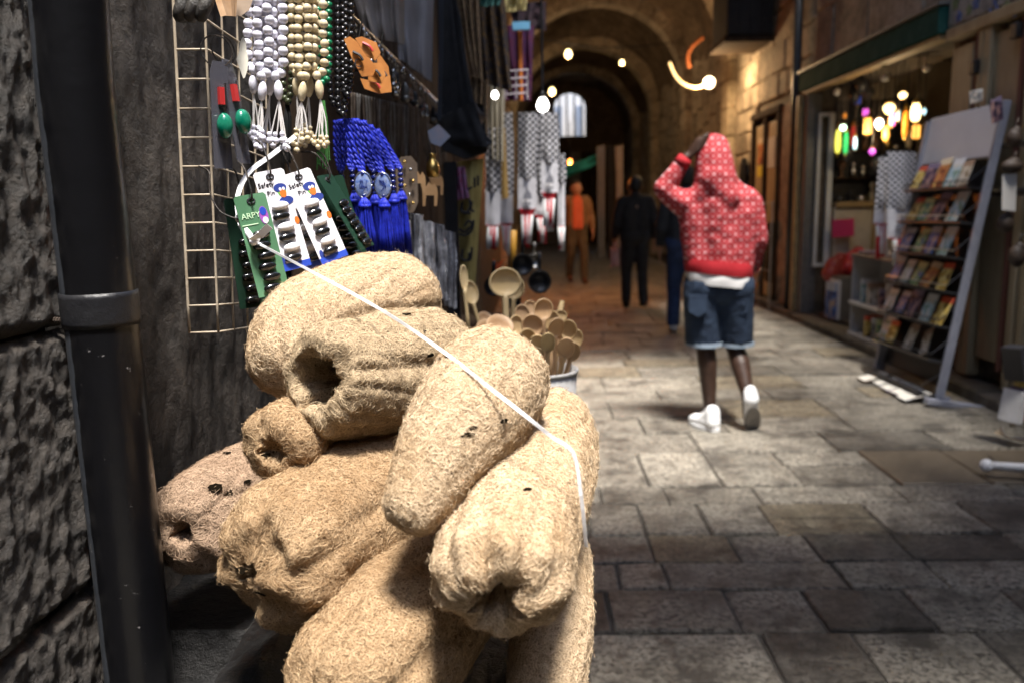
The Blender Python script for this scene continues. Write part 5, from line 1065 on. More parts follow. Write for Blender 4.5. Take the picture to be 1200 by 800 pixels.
b = B(); b.chbox((3.42, 7.75, .9), (4.02, 7.79, 1.17), .006); b.box2((3.42, 7.76, .1), (4.02, 7.78, .898)); o = origin_mesh(b.build('grey_screen_panel', M('grey_screen', (.2, .195, .18), (.27, .26, .24), 9, .6)), (3.7, 7.77, .1)); tag(o, 'plain grey panel standing behind the low white shelf unit', 'panel')
b = B(); b.lathe([(0, 0), (.05, 0), (.045, .02), (.03, .05), (.035, .08), (.02, .11), (.012, .14), (.018, .16), (0, .18)], 12, (3.2, 7.18, .872)); tag(origin_mesh(b.build('cream_figurine', M('ivory', (.55, .48, .38), rough=.5), None, True), (3.2, 7.18, .872)), 'small cream figurine on the near end of the shelf unit', 'figurine')
bx = thing('storage_box', 'grey box with a white and blue folder against it on the shop floor', 'box', at(987, 385, 9.0)); c = at(990, 384, 8.9)
b = B(); b.chbox((c.x - .1, 8.8, .1), (c.x + .32, 9.1, .56), .008); b.build('box_body', M('warm_grey_board', (.11, .1, .09), (.16, .15, .13), 8, .8), bx); b = B(); b.chbox((c.x - .13, 8.78, .1), (c.x - .105, 9.06, .53), .003); b.build('white_folder', WHITE, bx); b = B(); b.chbox((c.x - .17, 8.8, .1), (c.x - .132, 9.06, .5), .003); b.build('blue_folder', COVERS[0], bx)
# ------------------------------------------------------------------ leaning book rack
rk = {}
Ya, Yb = 5.50, 6.48
fa, ta = Vector((2.75, Ya, 0)), at(1172, 118, Ya + .06); ta = Vector((ta.x, Ya + .06, ta.z))
up = (ta - fa); RH = up.length; upn = up.normalized(); wv = Vector((0, 1, 0)); nv = wv.cross(upn).normalized()
if nv.x > 0: nv = -nv
RKM = Matrix((wv, upn, nv)).transposed().to_4x4(); RKM.translation = fa  # x along the street, y up the rack, z out to the street
RW = Yb - Ya
rack = thing('book_rack', 'leaning metal rack of booklets and postcards with a plain white header', 'display rack', m=RKM)
LAV = M('lavender_grey_metal', (.25, .26, .31), (.31, .32, .37), 14, .4); RBLK = M('rack_black_metal', (.02, .02, .022), rough=.4); HEAD = M('white_header_board', (.72, .72, .74), (.66, .66, .68), 5, .6)
def rbox(name, a, c, mat, ch=.004): b = B(); b.chbox(a, c, ch); return b.build(name, mat, rack, world=False)
rbox('side_post', (-.014, 0, -.03), (.014, RH, .026), LAV); rbox('side_post', (RW - .02, 0, -.05), (RW + .02, RH * .985, .03), LAV)
rbox('header_board', (.022, RH - .36, -.02), (RW - .022, RH - .01, .012), HEAD); rbox('back_panel', (.022, .12, -.045), (RW - .022, RH - .362, -.03), RBLK)
rbox('foot_bar', (-.10, -.0, -.36), (-.03, .04, .12), LAV); b = B(); b.box2((-.04, .0, -.06), (.0, .06, .0)); b.build('foot_bracket', LAV, rack, world=False)
nsh = 7; SHY = [.04 + k * (RH - .62) / (nsh - 1) for k in range(nsh)]
for k, yy in enumerate(SHY):
    d = .11 if k else .14
    rbox('shelf', (.022, yy, -.028), (RW - .022, yy + .014, d), RBLK, .002)
    B().tube([(.022, yy + .055, d - .004), (RW - .022, yy + .055, d - .004)], .0045, 6).build('front_rail', STEEL if k in (3, 4, 5) else RBLK, rack, world=False)
    b = B()
    for q in range(22): x = .03 + (RW - .06) * q / 21; b.tube([(x, yy + .01, d - .004), (x, yy + .055, d - .004)], .0025, 4)
    o = b.build('rail_wires', RBLK, rack, world=False); o['kind'] = 'stuff'
    B().tube([(.03, yy + .2, -.025), (.03, yy + .05, d - .004)], .004, 5).build('brace', RBLK, rack, world=False)
SHN = ['bottom', 'second lowest', 'third lowest', 'middle', 'third highest', 'second highest', 'top']; PN = ['first', 'second', 'third', 'fourth', 'fifth', 'sixth']
plan = {0: [(.05, 7, 1), (.2, 2, 2), (.36, 2, 1), (.52, 7, 1), (.72, 5, 1)], 1: [(.16, 5, 0), (.42, 5, 0), (.72, 1, 0), (.86, 3, 0)], 2: [(.06, 1, 0), (.24, 3, 0), (.46, 2, 0), (.66, 0, 0), (.86, 3, 0)], 3: [(.1, 1, 0), (.34, 6, 0), (.5, 4, 0), (.68, 3, 0), (.86, 0, 0)], 4: [(.28, 0, 0), (.44, 5, 0), (.6, 0, 0), (.84, 6, 0)], 5: [(.14, 3, 0), (.4, 2, 0), (.58, 4, 0), (.76, 1, 0)], 6: [(.10, 5, 0), (.28, 3, 0), (.46, 6, 0), (.62, 2, 0), (.80, 1, 0)]}
plan[4] = [(.18, 3, 0), (.38, 0, 0), (.56, 4, 0), (.8, 0, 0)]
for k, items in plan.items():
    for q, (fx, ci, flat) in enumerate(items):
        x = fx * RW + .03; w = random.uniform(.12, .17); h = random.uniform(.17, .22)
        lb = f'{CVN[ci]} booklet on the leaning rack, {SHN[k]} shelf, {PN[q]} from its near post'
        if flat: m = RKM @ Matrix.Translation((x, SHY[k] + .018, .04)) @ Matrix.Rotation(R(random.uniform(-8, 8)), 4, 'Y') @ Matrix.Rotation(R(22), 4, 'X') 
        else: m = RKM @ Matrix.Translation((x, SHY[k] + .018, .085)) @ Matrix.Rotation(R(random.uniform(-4, 4) + (24 if (k == 1 and q == 0) else 0)), 4, 'Z') @ Matrix.Rotation(R(-90 - random.uniform(12, 20)), 4, 'X') @ Matrix.Rotation(R(180), 4, 'Z')
        if not flat: m = RKM @ Matrix.Translation((x, SHY[k] + .018, .078)) @ Matrix.Rotation(R(random.uniform(-4, 4) + (-28 if (k == 1 and q == 0) else 0)), 4, 'Z') @ Matrix.Rotation(R(-90 - 16 + random.uniform(-4, 4)), 4, 'X')
        t = thing('booklet', lb, 'booklet', m=m, group='booklets on the leaning rack')
        B().box((0, 0, h / 2), (w, .006, h)).build('cover', COVERS[ci], t, world=False); B().box((.002, .0045, h / 2), (w - .006, .0025, h - .005)).build('pages', PAGE, t, world=False)
# checked scarf hanging from the rack side
keffiyeh('checked scarf with a printed end hanging beside the book rack', 1040, 1074, 178, 245, 279, 283, 312, 6.65, 0, 'checked scarf by the rack', mat=KEFB)
keffiyeh('second checked scarf end peeping out behind the one at the rack', 1030, 1050, 184, 246, 262, 266, 300, 6.8, -.08, 'checked scarf by the rack', pr=False, mat=KEFB)
# ------------------------------------------------------------------ cream shutters right of the shop
CREAMD = M('weathered_cream_wood', (.40, .32, .19), (.28, .21, .12), 5, .6, .35, 14, sz=.35); REDE = M('brown_red_edge', (.16, .06, .04), rough=.6)
sh = thing('wooden_shutter_doors', 'weathered cream wooden shutter doors with an iron bar, behind the book rack', 'shutter doors', (3.2, 5.6, 1.2))
def sbox(name, y0, y1, z0, z1, x0, x1, mat): b = B(); b.chbox((x0, y0, z0), (x1, y1, z1), .008, .002); return b.build(name, mat, sh)
sbox('lintel', 4.55, 6.54, 2.56, 2.64, 3.14, 3.28, CREAMD)
for (y0, y1) in ((6.22, 6.52), (5.62, 5.92), (4.98, 5.30), (4.58, 4.93)): sbox('door_panel', y0, y1, .25, 2.5, 3.19, 3.25, CREAMD)
for (y0, y1) in ((6.13, 6.16), (5.56, 5.60), (4.94, 4.97)): sbox('panel_edge', y0, y1, .2, 2.55, 3.17, 3.25, REDE)
for (y0, y1) in ((5.94, 6.03), (5.42, 5.50), (5.31, 5.38), (6.04, 6.10)): sbox('door_frame', y0, y1, .1, 2.555, 3.16, 3.26, CREAMD)
b = B(); b.box2((3.26, 4.5, .1), (3.31, 6.56, 2.56)); b.build('recess_back', MORTAR, sh)
for (y, z) in ((6.09, 2.3), (5.61, 2.45), (6.1, 1.95)): b = B(); b.chbox((3.12, y - .04, z - .05), (3.17, y + .04, z + .05), .008); b.build('hinge', IRON, sh)
b = B(); b.tube([(3.1, 4.4, 1.72), (3.1, 5.9, 1.72)], .018, 8); b.build('iron_bar', IRON, sh, True); b = B(); b.tube([(3.08, 4.4, 1.42), (3.08, 5.9, 1.42)], .025, 8); b.build('iron_bar', IRON, sh, True)
for (q, mt, lb) in [([(1160, 119), (1174, 112), (1176, 140), (1163, 146)], COVERS[2], 'small dark and red sticker on the cream shutter behind the rack top'), ([(1136, 108), (1152, 104), (1152, 118), (1137, 122)], COVERS[7], 'small grey violet notice tucked above the rack header')]:
    outline('sticker', lb, 'sticker', q, 5.42, .004, mt, yaw=1.0)
PAPER = M('off_white_paper', (.55, .53, .5), (.48, .46, .43), 8, .8)
outline('paper_notice', 'white paper sheet hung on the shutters right of the rack', 'paper', [(1175, 205), (1192, 203), (1190, 248), (1174, 246)], 4.95, .003, PAPER, yaw=.7)
HANGD = M('dark_leather_goods', (.02, .015, .012), (.07, .045, .03), 14, .6)
for (u, v, w, h, Y, lb) in [(1188, 162, 12, 18, 5.0, 'brown dark pouch hanging above the white paper'), (1186, 195, 18, 13, 4.95, 'round dark leather pouch hanging under the iron bar'), (1178, 262, 14, 18, 5.0, 'dark pouch hanging below the white paper'), (1192, 300, 14, 22, 4.9, 'dark brown cloth bag hanging lowest on the right wall')]:
    c = at(u, v, Y); k = Y / 950; b = B(); b.sphere(c, (w * k * .7, .04, h * k * .6), 12, 8); b.sphere(c + Vector((.01, 0, h * k * .4)), (w * k * .45, .03, h * k * .35), 10, 7); b.tube([c + Vector((0, 0, h * k * .6)), c + Vector((.02, 0, h * k * 1.2))], .006, 5); o = origin_mesh(b.build('pouch', HANGD, None, True), c - Vector((0, 0, h * k * .6))); tag(o, lb, 'pouch', 'pouches on the right wall')
# mosaic strip above
MOS = stone('painted_mosaic_plaster', (.3, .28, .24), (.42, .4, .36), (.09, .1, .1), 3, .6, .4, 0, 16, .36, .5)
mo = thing('mosaic_panel', 'pale plaster band with blue floral tile patches above the shutters', 'mosaic', (3.2, 5.5, 2.66))
b = B(); b.chbox((3.16, 4.2, 2.655), (3.26, 6.55, 2.955), .01); b.build('plaster_band', MOS, mo)
BLT = M('blue_tile', (.03, .08, .28), (.08, .15, .32), 30, .4); GRT = M('green_tile', (.12, .18, .08), (.2, .24, .12), 30, .4)
for (u, v, r, mt) in [(1124, 20, 5, BLT), (1144, 4, 6, BLT), (1166, 2, 4, BLT), (1160, 20, 7, BLT), (1168, 14, 5, BLT), (1120, 4, 6, GRT), (1136, 12, 5, GRT), (1180, 8, 6, GRT), (1190, 16, 4, BLT)]:
    c = aX(u, v, 3.158); s = r * c.y / 950; b = B(); b.prism([(s * (1 + .3 * math.cos(5 * a)) * math.cos(a), s * (1 + .3 * math.cos(5 * a)) * math.sin(a)) for a in [k * math.pi / 10 for k in range(20)]], 0, .006, Matrix.Translation(c) @ Matrix.Rotation(R(-90), 4, 'Y')); b.build('tile', mt, mo)
# ------------------------------------------------------------------ doorway with posters, pole, projecting box, niche
dw = thing('doorway', 'old cream wooden double door with notices between the stone wall and the black pole', 'door', (3.2, 11.2, 0))
def dbox(name, y0, y1, z0, z1, x0, x1, mat): b = B(); b.chbox((x0, y0, z0), (x1, y1, z1), .01, .003); return b.build(name, mat, dw)
for (y0, y1) in ((11.45, 11.95), (10.85, 11.35)): dbox('door_leaf', y0, y1, .1, 2.42, 3.17, 3.25, CREAMD); dbox('lower_panel', y0 + .1, y1 - .1, .3, 1.1, 3.155, 3.172, DARKWOOD)
for (y0, y1) in ((11.97, 12.08), (11.36, 11.44), (10.74, 10.84)): dbox('door_post', y0, y1, .08, 2.5, 3.13, 3.26, DARKWOOD)
dbox('door_lintel', 10.72, 12.1, 2.51, 2.6, 3.12, 3.27, DARKWOOD); dbox('peeling_panel', 10.3, 10.72, .08, 2.58, 3.16, 3.25, M('peeling_plaster', (.3, .2, .14), (.1, .05, .04), 9, .8, .4)); b = B(); b.box2((3.26, 10.25, .07), (3.3, 12.2, 2.6)); b.build('recess_back', MORTAR, dw)
for (y0, y1, z0, z1, mt, lb) in [(10.98, 11.3, 1.82, 2.22, PAPER, 'plain white notice pinned on the right leaf of the old door'), (11.55, 11.8, 1.9, 2.25, COVERS[6], 'red and violet poster on the left leaf of the old door'), (11.52, 11.8, 1.72, 1.87, M('yellow_sticker', (.65, .55, .05), rough=.6), 'bright yellow sticker under the red poster')]:
    b = B(); b.box2((3.162, y0, z0), (3.168, y1, z1)); tag(b.build('notice', mt), lb, 'notice')
GRL = M('pale_iron_grille', (.3, .27, .22), rough=.4, metal=.5)
gr = thing('wire_stand', 'tall pale wire stand of metal trays in front of the old door', 'wire stand', (2.95, 10.9, 0))
for (x, y) in ((3.0, 10.45), (3.0, 10.95), (2.9, 11.5)): B().tube([(x, y, .0), (x, y, 1.38)], .012, 6).build('upright', GRL, gr)
for z in (.1, .5, .95, 1.36): B().tube([(3.0, 10.45, z), (3.0, 10.95, z), (2.9, 11.5, z)], .009, 5).build('cross_wire', GRL, gr)
for k in range(9):
    y = random.uniform(10.6, 11.45); z = .22 + k * .11; c = Vector((2.93, y, z)); m = Matrix.Translation(c) @ Matrix.Rotation(R(-75), 4, 'Y') @ Matrix.Rotation(random.uniform(-.5, .5), 4, 'X'); r = random.uniform(.09, .16); b = B(); b.lathe([(0, 0), (r * .7, 0), (r * .8, .02), (r, .025), (r, .03), (r * .75, .025), (0, .006)], 20); b.v = [tuple(m @ Vector(x)) for x in b.v]; o = origin_mesh(b.build('metal_tray', STEEL if k % 3 else BRASS, None, True), c); tag(o, f'round {"shiny steel" if k % 3 else "brass"} tray on the wire stand by the old door, {ORD[k]} from the bottom', 'tray', 'metal trays on the wire stand')
b = B(); b.tube([(3.12, 10.05, .06), (3.12, 10.05, 5.0)], .05, 12); o = origin_mesh(b.build('black_pole', BLACK, None, True), (3.12, 10.05, .06)); tag(o, 'black vertical pole on the right wall between the old door and the shop', 'pole')
nb = thing('dark_wall_box', 'dark wooden box sticking out high on the right wall by the arch', 'box', (2.9, 11.9, 3.55))
b = B(); b.chbox((2.62, 11.5, 3.58), (3.24, 12.4, 4.7), .015); b.build('box_body', M('sooty_wood', (.012, .01, .009), (.03, .024, .02), 8, .7), nb); b = B(); b.chbox((2.58, 11.46, 3.5), (3.24, 12.44, 3.577), .01); b.build('bottom_board', DARKWOOD, nb)
for k in range(4): b = B(); b.chbox((2.63 + k * .15, 11.485, 3.6), (2.63 + k * .15 + .145, 11.498, 4.69), .003); b.build('plank', bpy.data.materials['sooty_wood'], nb)
b = B(); out = [(.16, 0), (.16, .3), (.13, .42), (.07, .5), (0, .53), (-.07, .5), (-.13, .42), (-.16, .3), (-.16, 0)]; c = aX(873, 215, 3.2); b.prism(out, 0, .05, Matrix.Translation((3.20, c.y, c.z - .15)) @ Matrix(((0, 0, -1, 0), (1, 0, 0, 0), (0, 1, 0, 0), (0, 0, 0, 1)))); tag(origin_mesh(b.build('niche_shade_cutout', BLACK), (3.2, c.y, c.z - .15)), 'small black arched hatch painting the shade of a niche in the stone wall behind the hooded man', 'cutout')  # black panel on the wall face paints the shade inside an arched niche
# lower right corner: white footed stand with books
sd = thing('white_footed_stand', 'white metal stand foot with bent wires at the right edge', 'stand', at(1180, 548, 4.2))
f0, f1 = aZ(1156, 545, .06), aZ(1230, 549, .07)
b = B(); b.tube([f0, f1], .022, 10); b.build('foot_tube', WHITE, sd, True); B().sphere(f0, (.034, .034, .034), 12, 8).build('foot_cap', WHITE, sd, True); f2 = aZ(1215, 578, .05); b = B(); b.tube([f1 + Vector((-.08, .0, 0)), f2], .02, 8); b.build('foot_tube', WHITE, sd, True)
b = B(); b.tube([f1, f1 + Vector((.0, 0, 1.1))], .018, 8); b.build('upright', GRL, sd, True)
for k in range(3): B().tube(smooth_path([aZ(1166 + k * 4, 505 - k * 3, .14 + .02 * k), aZ(1180, 512, .15), aZ(1215, 520 - k * 4, .18)], 4), .006, 5).build('bent_wire', STEEL, sd, True)
for (u, v, w, h, mt, lb, rz) in [(1187, 475, 9, 38, WHITE, 'slim white book standing on the wire stand at the right edge', -.12), (1196, 472, 8, 36, COVERS[2], 'dark violet book beside the slim white one', -.08), (1192, 425, 16, 40, TR[5], 'dark tablet shaped slate above the slim white book', .2), (1204, 440, 8, 50, COVERS[1], 'yellow green book at the very right edge', 0)]:
    Y = 4.5; k = Y / 950; c = at(u, v, Y); m = Matrix.Translation(c) @ Matrix.Rotation(-rz, 4, 'Y') @ Matrix.Rotation(.4, 4, 'Z'); b = B(); b.box((0, 0, 0), (w * k, .12, h * k)); b.v = [tuple(m @ Vector(x)) for x in b.v]; tag(origin_mesh(b.build('book', mt), c - Vector((0, 0, h * k / 2))), lb, 'book', 'books on the stand at the right edge')
b = B(); b.tube([at(1204, 350, 4.5), at(1204, 520, 4.5)], .012, 6); b.tube([at(1184, 498, 4.55), at(1215, 492, 4.45)], .012, 6); tag(origin_mesh(b.build('book_holder', GRL), at(1204, 520, 4.5)), 'pale metal holder carrying the books at the right edge', 'holder')
# stained base of the right wall by the rack
# ------------------------------------------------------------------ lamps in the vault
bulb('round warm bulb hanging under the second arch', 666, 64, 5, 16.6, BULBY, 4, (1, .7, .4))
bulb('small warm bulb on a cord to the right under the second arch', 729, 74, 3.2, 16.9, BULBY, 2.5, (1, .65, .35))
bulb('small warm bulb far back above the white stall lamp', 647, 108, 4.5, 20.5, BULBY, 3.5, (1, .7, .4))
cc = at(831, 97, 12.9); al = thing('wall_lamp', 'bare glowing bulb on a curved tube arm beside the pale arch', 'lamp', cc)
B().sphere(cc, .085, 14, 10).build('glass_bulb', M('lit_wall_bulb', (1, .72, .36), emit=2), al, True)
arm = smooth_path([at(785, 74, 13.2), at(791, 88, 13.1), at(800, 98, 13.0), at(813, 103, 12.95), at(824, 101, 12.92)], 5); B().tube(arm, .02, 8).build('glowing_tube', M('lit_tube', (1, .62, .26), emit=.4), al, True)
lamp(cc + Vector((-.1, -.15, -.05)), 14, (1, .68, .36), .085, al)
b = B(); b.tube(smooth_path([at(808, 80, 13.3), at(806, 66, 13.3), at(812, 54, 13.3), at(824, 44, 13.35)], 5), .03, 7); tag(origin_mesh(b.build('orange_cable', M('rusty_cable', (.35, .1, .03), (.2, .06, .02), 20, .6), None, True), at(808, 80, 13.3)), 'short rusty orange cable looped beside the pale arch', 'cable')
b = B(); b.tube(smooth_path([at(600, 38, 16.8), at(666, 52, 16.8), at(729, 56, 16.9), at(790, 50, 17)], 6), .012, 5); tag(origin_mesh(b.build('overhead_cable', BLACK, None, True), at(666, 52, 16.8)), 'dark cable strung across the vault carrying the bulbs', 'cable')
# far stall awning and doors
TEAL = M('teal_awning_cloth', (.02, .28, .25), (.04, .36, .32), 6, .8)
cloth('awning', 'teal cloth awning sticking out from the far left stalls', 'awning', [(655, 196), (702, 182), (700, 192), (658, 212)], 18.5, TEAL, 1, .2, .03)
far = thing('far_shutters', 'dark closed shop shutters at the end of the street', 'shutters', (1.3, 29.3, 0))
for k in range(7): b = B(); b.chbox((.0 + k * .42, 29.25, 0), (.38 + k * .42, 29.38, 3.2), .01); b.build('shutter_panel', random.choice([DARKWOOD, GREYF, IRON]), far)
for k, (u, w, lb) in enumerate([(700, 9, 'grey cloth hanging at the far right stall, nearest the street'), (712, 8, 'dark grey cloth hanging second at the far right stall'), (722, 8, 'brown grey cloth hanging third at the far right stall')]):
    cloth('hanging_cloth', lb, 'cloth', [(u, 172), (u + w, 170), (u + w, 300), (u, 304)], 17 - k, [GREYD, DARK, GREYC][k], 2, .05, .03, nu=8, group='cloths at the far right stall')
# ------------------------------------------------------------------ people
def caps_mesh(caps, voxel, smooth=6, fold=0, fs=14, seed=0, zmin=None, zmax=None):
    """one continuous skin grown over tapered capsules [(p, q, r0, r1)]"""
    b = B()
    for c in caps:
        p, q, r0, r1 = Vector(c[0]), Vector(c[1]), c[2], c[3]
        b.sphere(p, r0, 14, 10); b.sphere(q, r1, 14, 10)
        if (q - p).length > 1e-4: b.tube([p, q], [r0, r1], 14)
    me = bpy.data.meshes.new('t'); me.from_pydata(b.v, [], b.f); me.update(); bm = bmesh.new(); bm.from_mesh(me); bmesh.ops.recalc_face_normals(bm, faces=bm.faces); bm.to_mesh(me); bm.free()
    o = bpy.data.objects.new('t', me); COL.objects.link(o); r = o.modifiers.new('r', 'REMESH'); r.mode = 'VOXEL'; r.voxel_size = voxel
    s = o.modifiers.new('s', 'SMOOTH'); s.factor = .5; s.iterations = smooth
    dg = bpy.context.evaluated_depsgraph_get(); out = bpy.data.meshes.new_from_object(o.evaluated_get(dg)); bpy.data.objects.remove(o)
    if fold:
        n = len(out.vertices); nn = [v.normal.copy() for v in out.vertices]
        for v, nm in zip(out.vertices, nn): v.co += nm * fold * (noise.noise(Vector((v.co.x * fs, v.co.y * fs, v.co.z * fs * .55 + seed))) + .5 * noise.noise(v.co * fs * 2.2 + Vector((seed, 0, 0))))
    if zmin is not None or zmax is not None:
        for v in out.vertices:
            if zmin is not None and v.co.z < zmin: v.co.z = zmin
            if zmax is not None and v.co.z > zmax: v.co.z = zmax
    out.polygons.foreach_set('use_smooth', [True] * len(out.polygons)); return out
def body_part(name, me, mat, parent, local=False):
    if not local: me.transform(MW[parent.name].inverted())
    me.materials.clear(); me.materials.append(mat); o = bpy.data.objects.new(name, me); COL.objects.link(o); o.parent = parent; MW[o.name] = MW[parent.name]; return o
def hand(wrist, d, side, up, s=1.0, curl=.5):
    """palm, four unequal bent fingers and a thumb as capsules; d points along the hand, side towards the thumb"""
    w, d, side, up = Vector(wrist), Vector(d).normalized(), Vector(side).normalized(), Vector(up).normalized(); c = []
    for k in range(4):
        o = side * (.028 - .019 * k) * s; l = (.038, .044, .041, .032)[k] * s
        k0 = w + o * .6 + d * .012 * s; k1 = w + o + d * .085 * s; k2 = k1 + (d * (1 - .3 * curl) - up * curl * .7).normalized() * l; k3 = k2 + (d * (1 - .9 * curl) - up * curl * 1.2).normalized() * l * .85
        c += [(k0, k1, .014 * s, .011 * s), (k1, k2, .0095 * s, .0085 * s), (k2, k3, .0085 * s, .007 * s)]
    t0 = w + side * .02 * s + d * .02 * s; t1 = w + side * .05 * s + d * .055 * s - up * .01 * s; t2 = t1 + (d * .8 + side * .1 - up * .3).normalized() * .032 * s
    return c + [(t0, t1, .013 * s, .011 * s), (t1, t2, .0105 * s, .008 * s)]
def skin_mat(n, c, c2): return M(n, c, c2, 30, .5, spec=.4)
SKD = skin_mat('dark_brown_skin', (.035, .017, .011), (.055, .028, .018)); SKM = skin_mat('tan_skin', (.40, .22, .14), (.46, .26, .17))
def hoodie_mat():
    m, t, b = nodes('red_patterned_hoodie'); L = t.links.new; tc = N(t, 'TexCoord'); mp = N(t, 'Mapping'); mp.inputs['Rotation'].default_value = (0, R(45), 0); mp.inputs['Scale'].default_value = (20, 20, 20); L(tc.outputs['Object'], mp.inputs[0])
    s = N(t, 'SeparateXYZ'); L(mp.outputs[0], s.inputs[0]); fr = []
    for i in (0, 2):
        f = N(t, 'Math', _operation='FRACT'); L(s.outputs[i], f.inputs[0]); q = N(t, 'Math', _operation='SUBTRACT'); q.inputs[1].default_value = .5; L(f.outputs[0], q.inputs[0]); a = N(t, 'Math', _operation='ABSOLUTE'); L(q.outputs[0], a.inputs[0]); fr.append(a.outputs[0])
    # lattice of pale crossings with small four-armed marks between them
    mxm = N(t, 'Math', _operation='MAXIMUM'); L(fr[0], mxm.inputs[0]); L(fr[1], mxm.inputs[1]); mnm = N(t, 'Math', _operation='MINIMUM'); L(fr[0], mnm.inputs[0]); L(fr[1], mnm.inputs[1])
    lat = ramp(t, mxm.outputs[0], [(.40, (0, 0, 0)), (.47, (.3, .3, .3))]); cross = ramp(t, mnm.outputs[0], [(.32, (0, 0, 0)), (.42, (1, 1, 1))]); dot = ramp(t, mxm.outputs[0], [(.08, (.6, .6, .6)), (.15, (0, 0, 0))])
    a1 = N(t, 'Math', _operation='MAXIMUM'); L(lat, a1.inputs[0]); L(cross, a1.inputs[1]); a2 = N(t, 'Math', _operation='MAXIMUM'); L(a1.outputs[0], a2.inputs[0]); L(dot, a2.inputs[1])
    n = N(t, 'TexNoise', Scale=7, Detail=2); L(tc.outputs['Object'], n.inputs[0]); nr = N(t, 'MapRange', To_Min=.35, To_Max=.9); L(n.outputs[0], nr.inputs[0]); ml = N(t, 'Math', _operation='MULTIPLY'); L(a2.outputs[0], ml.inputs[0]); L(nr.outputs[0], ml.inputs[1])
    mx = N(t, 'MixRGB'); L(ml.outputs[0], mx.inputs[0]); mx.inputs[1].default_value = (.32, .006, .012, 1); mx.inputs[2].default_value = (.85, .60, .62, 1); L(mx.outputs[0], b.inputs['Base Color']); b.inputs['Roughness'].default_value = .85
    n2 = N(t, 'TexNoise', Scale=14, Detail=4); L(tc.outputs['Object'], n2.inputs[0]); bp = N(t, 'Bump', Strength=.5, Distance=.03); L(n2.outputs[0], bp.inputs['Height']); L(bp.outputs[0], b.inputs['Normal']); return m
HOOD = hoodie_mat(); REDR = M('red_rib_knit', (.40, .012, .02), (.3, .008, .015), 60, .85); DENIM = M('blue_denim', (.008, .017, .038), (.023, .041, .076), 10, .85, .3, 60); WSHIRT = M('white_tshirt', (.78, .77, .76), rough=.85); SHOE = M('white_shoe_leather', (.78, .78, .78), (.7, .7, .7), 20, .5); SOLE = M('grey_shoe_sole', (.22, .2, .18), (.3, .28, .25), 25, .8)
Y = 5.02
def q(u, v, dy=0): return at(u, v, Y + dy)
man = thing('person', 'man from behind in red and white patterned hoodie and denim shorts', 'person', aZ(840, 500, 0))
wr = q(805, 184, -.02); hd = (q(824, 166, -.07) - wr)
body = [(q(836, 188), q(836, 180), .095, .09), (q(838, 215), q(836, 190), .06, .06), (q(808, 238), q(872, 236), .075, .075), (q(838, 240), q(840, 325), .12, .12), (q(800, 238), q(777, 218, .0), .055, .045), (q(777, 218, .0), wr, .045, .03), (q(880, 242), q(888, 285), .055, .045), (q(888, 285), q(882, 316, .1), .042, .03),
        (q(824, 335), q(862, 335), .11, .11), (q(824, 340), q(826, 402, .02), .098, .062), (q(826, 402, .02), q(829, 425, .0), .058, .061), (q(829, 425), q(832, 480, .0), .061, .037), (q(832, 480), q(828, 490, .06), .042, .035), (q(862, 340), q(861, 405, .06), .098, .06), (q(861, 405, .06), q(868, 428, -.02), .057, .060), (q(868, 428, -.02), q(877, 466, -.14), .060, .036), (q(877, 466, -.14), q(877, 488, -.06), .04, .034)]
body += hand(wr, hd, Vector((.2, 0, 1)), Vector((0, -1, .2)), 1.1, .45)
body_part('body', caps_mesh(body, .0085, 3), SKD, man)
hood = [(q(806, 238), q(874, 236), .086, .09), (q(838, 243), q(842, 310), .14, .135), (q(814, 248), q(822, 312), .10, .105), (q(870, 248), q(864, 312), .105, .105), (q(798, 238), q(778, 221, .0), .074, .064), (q(778, 221, .0), q(801, 190, -.01), .062, .046), (q(880, 240), q(887, 282), .078, .068), (q(887, 282), q(882, 314, .12), .066, .05), (q(838, 212, -.02), q(836, 186), .13, .113), (q(836, 186), q(836, 176, .02), .113, .102), (q(845, 222, -.06), q(850, 232, -.07), .09, .08), (q(824, 226, -.03), q(815, 234, -.02), .08, .07), (q(855, 222), q(866, 234), .08, .08)]
body_part('hoodie', caps_mesh(hood, .011, 12, .007, 10, 3), HOOD, man)
def ring(name, cx, v0, v1, rx, ry, mat, tilt, wav=.006, th=.012, sw=0):
    c0 = q(cx, v0); c1 = q(cx, v1); P = []
    for i in range(7):
        t = i / 6; row = []
        for j in range(49):
            a = 2 * math.pi * j / 48; rr = 1 + wav * 2 * math.sin(a * 7 + 2 * t) + .03 * math.sin(math.pi * t); row.append(c0.lerp(c1, t) + Vector((rx * rr * math.cos(a), ry * rr * math.sin(a), -tilt * math.cos(a))))
        P.append(row)
    b = B(); b.slab(P, th); o = b.build(name, mat, man, True); return o
ring('white_shirt_hem', 842, 316, 334, .196, .146, WSHIRT, .022, .012)
ring('hoodie_hem', 842, 305, 321, .205, .155, REDR, .022, .006)
B().tube([q(797, 194, -.012), q(804, 185, -.018)], [.05, .044], 16).build('cuff', REDR, man, True)
zl = q(826, 402).z
sh_ = [(q(824, 336), q(861, 336), .125, .125), (q(822, 342), q(824, 412, .02), .115, .108), (q(862, 342), q(862, 414, .06), .115, .106)]
body_part('denim_shorts', caps_mesh(sh_, .011, 4, .007, 12, 9, zmin=zl), DENIM, man)
for (u, dy) in ((825, .02), (862, .055)):
    b = B(); c = q(u, 402, dy); P = [[c + Vector((.108 * math.cos(a) * (1 + .02 * math.sin(9 * a)), .108 * math.sin(a), z)) for a in [k * math.pi / 14 for k in range(29)]] for z in (-.012, 0, .012)]; b.slab(P, .006); b.build('frayed_hem', M('pale_denim_edge', (.3, .36, .42), (.18, .24, .32), 60, .9) if 'pale_denim_edge' not in bpy.data.materials else bpy.data.materials['pale_denim_edge'], man, True)
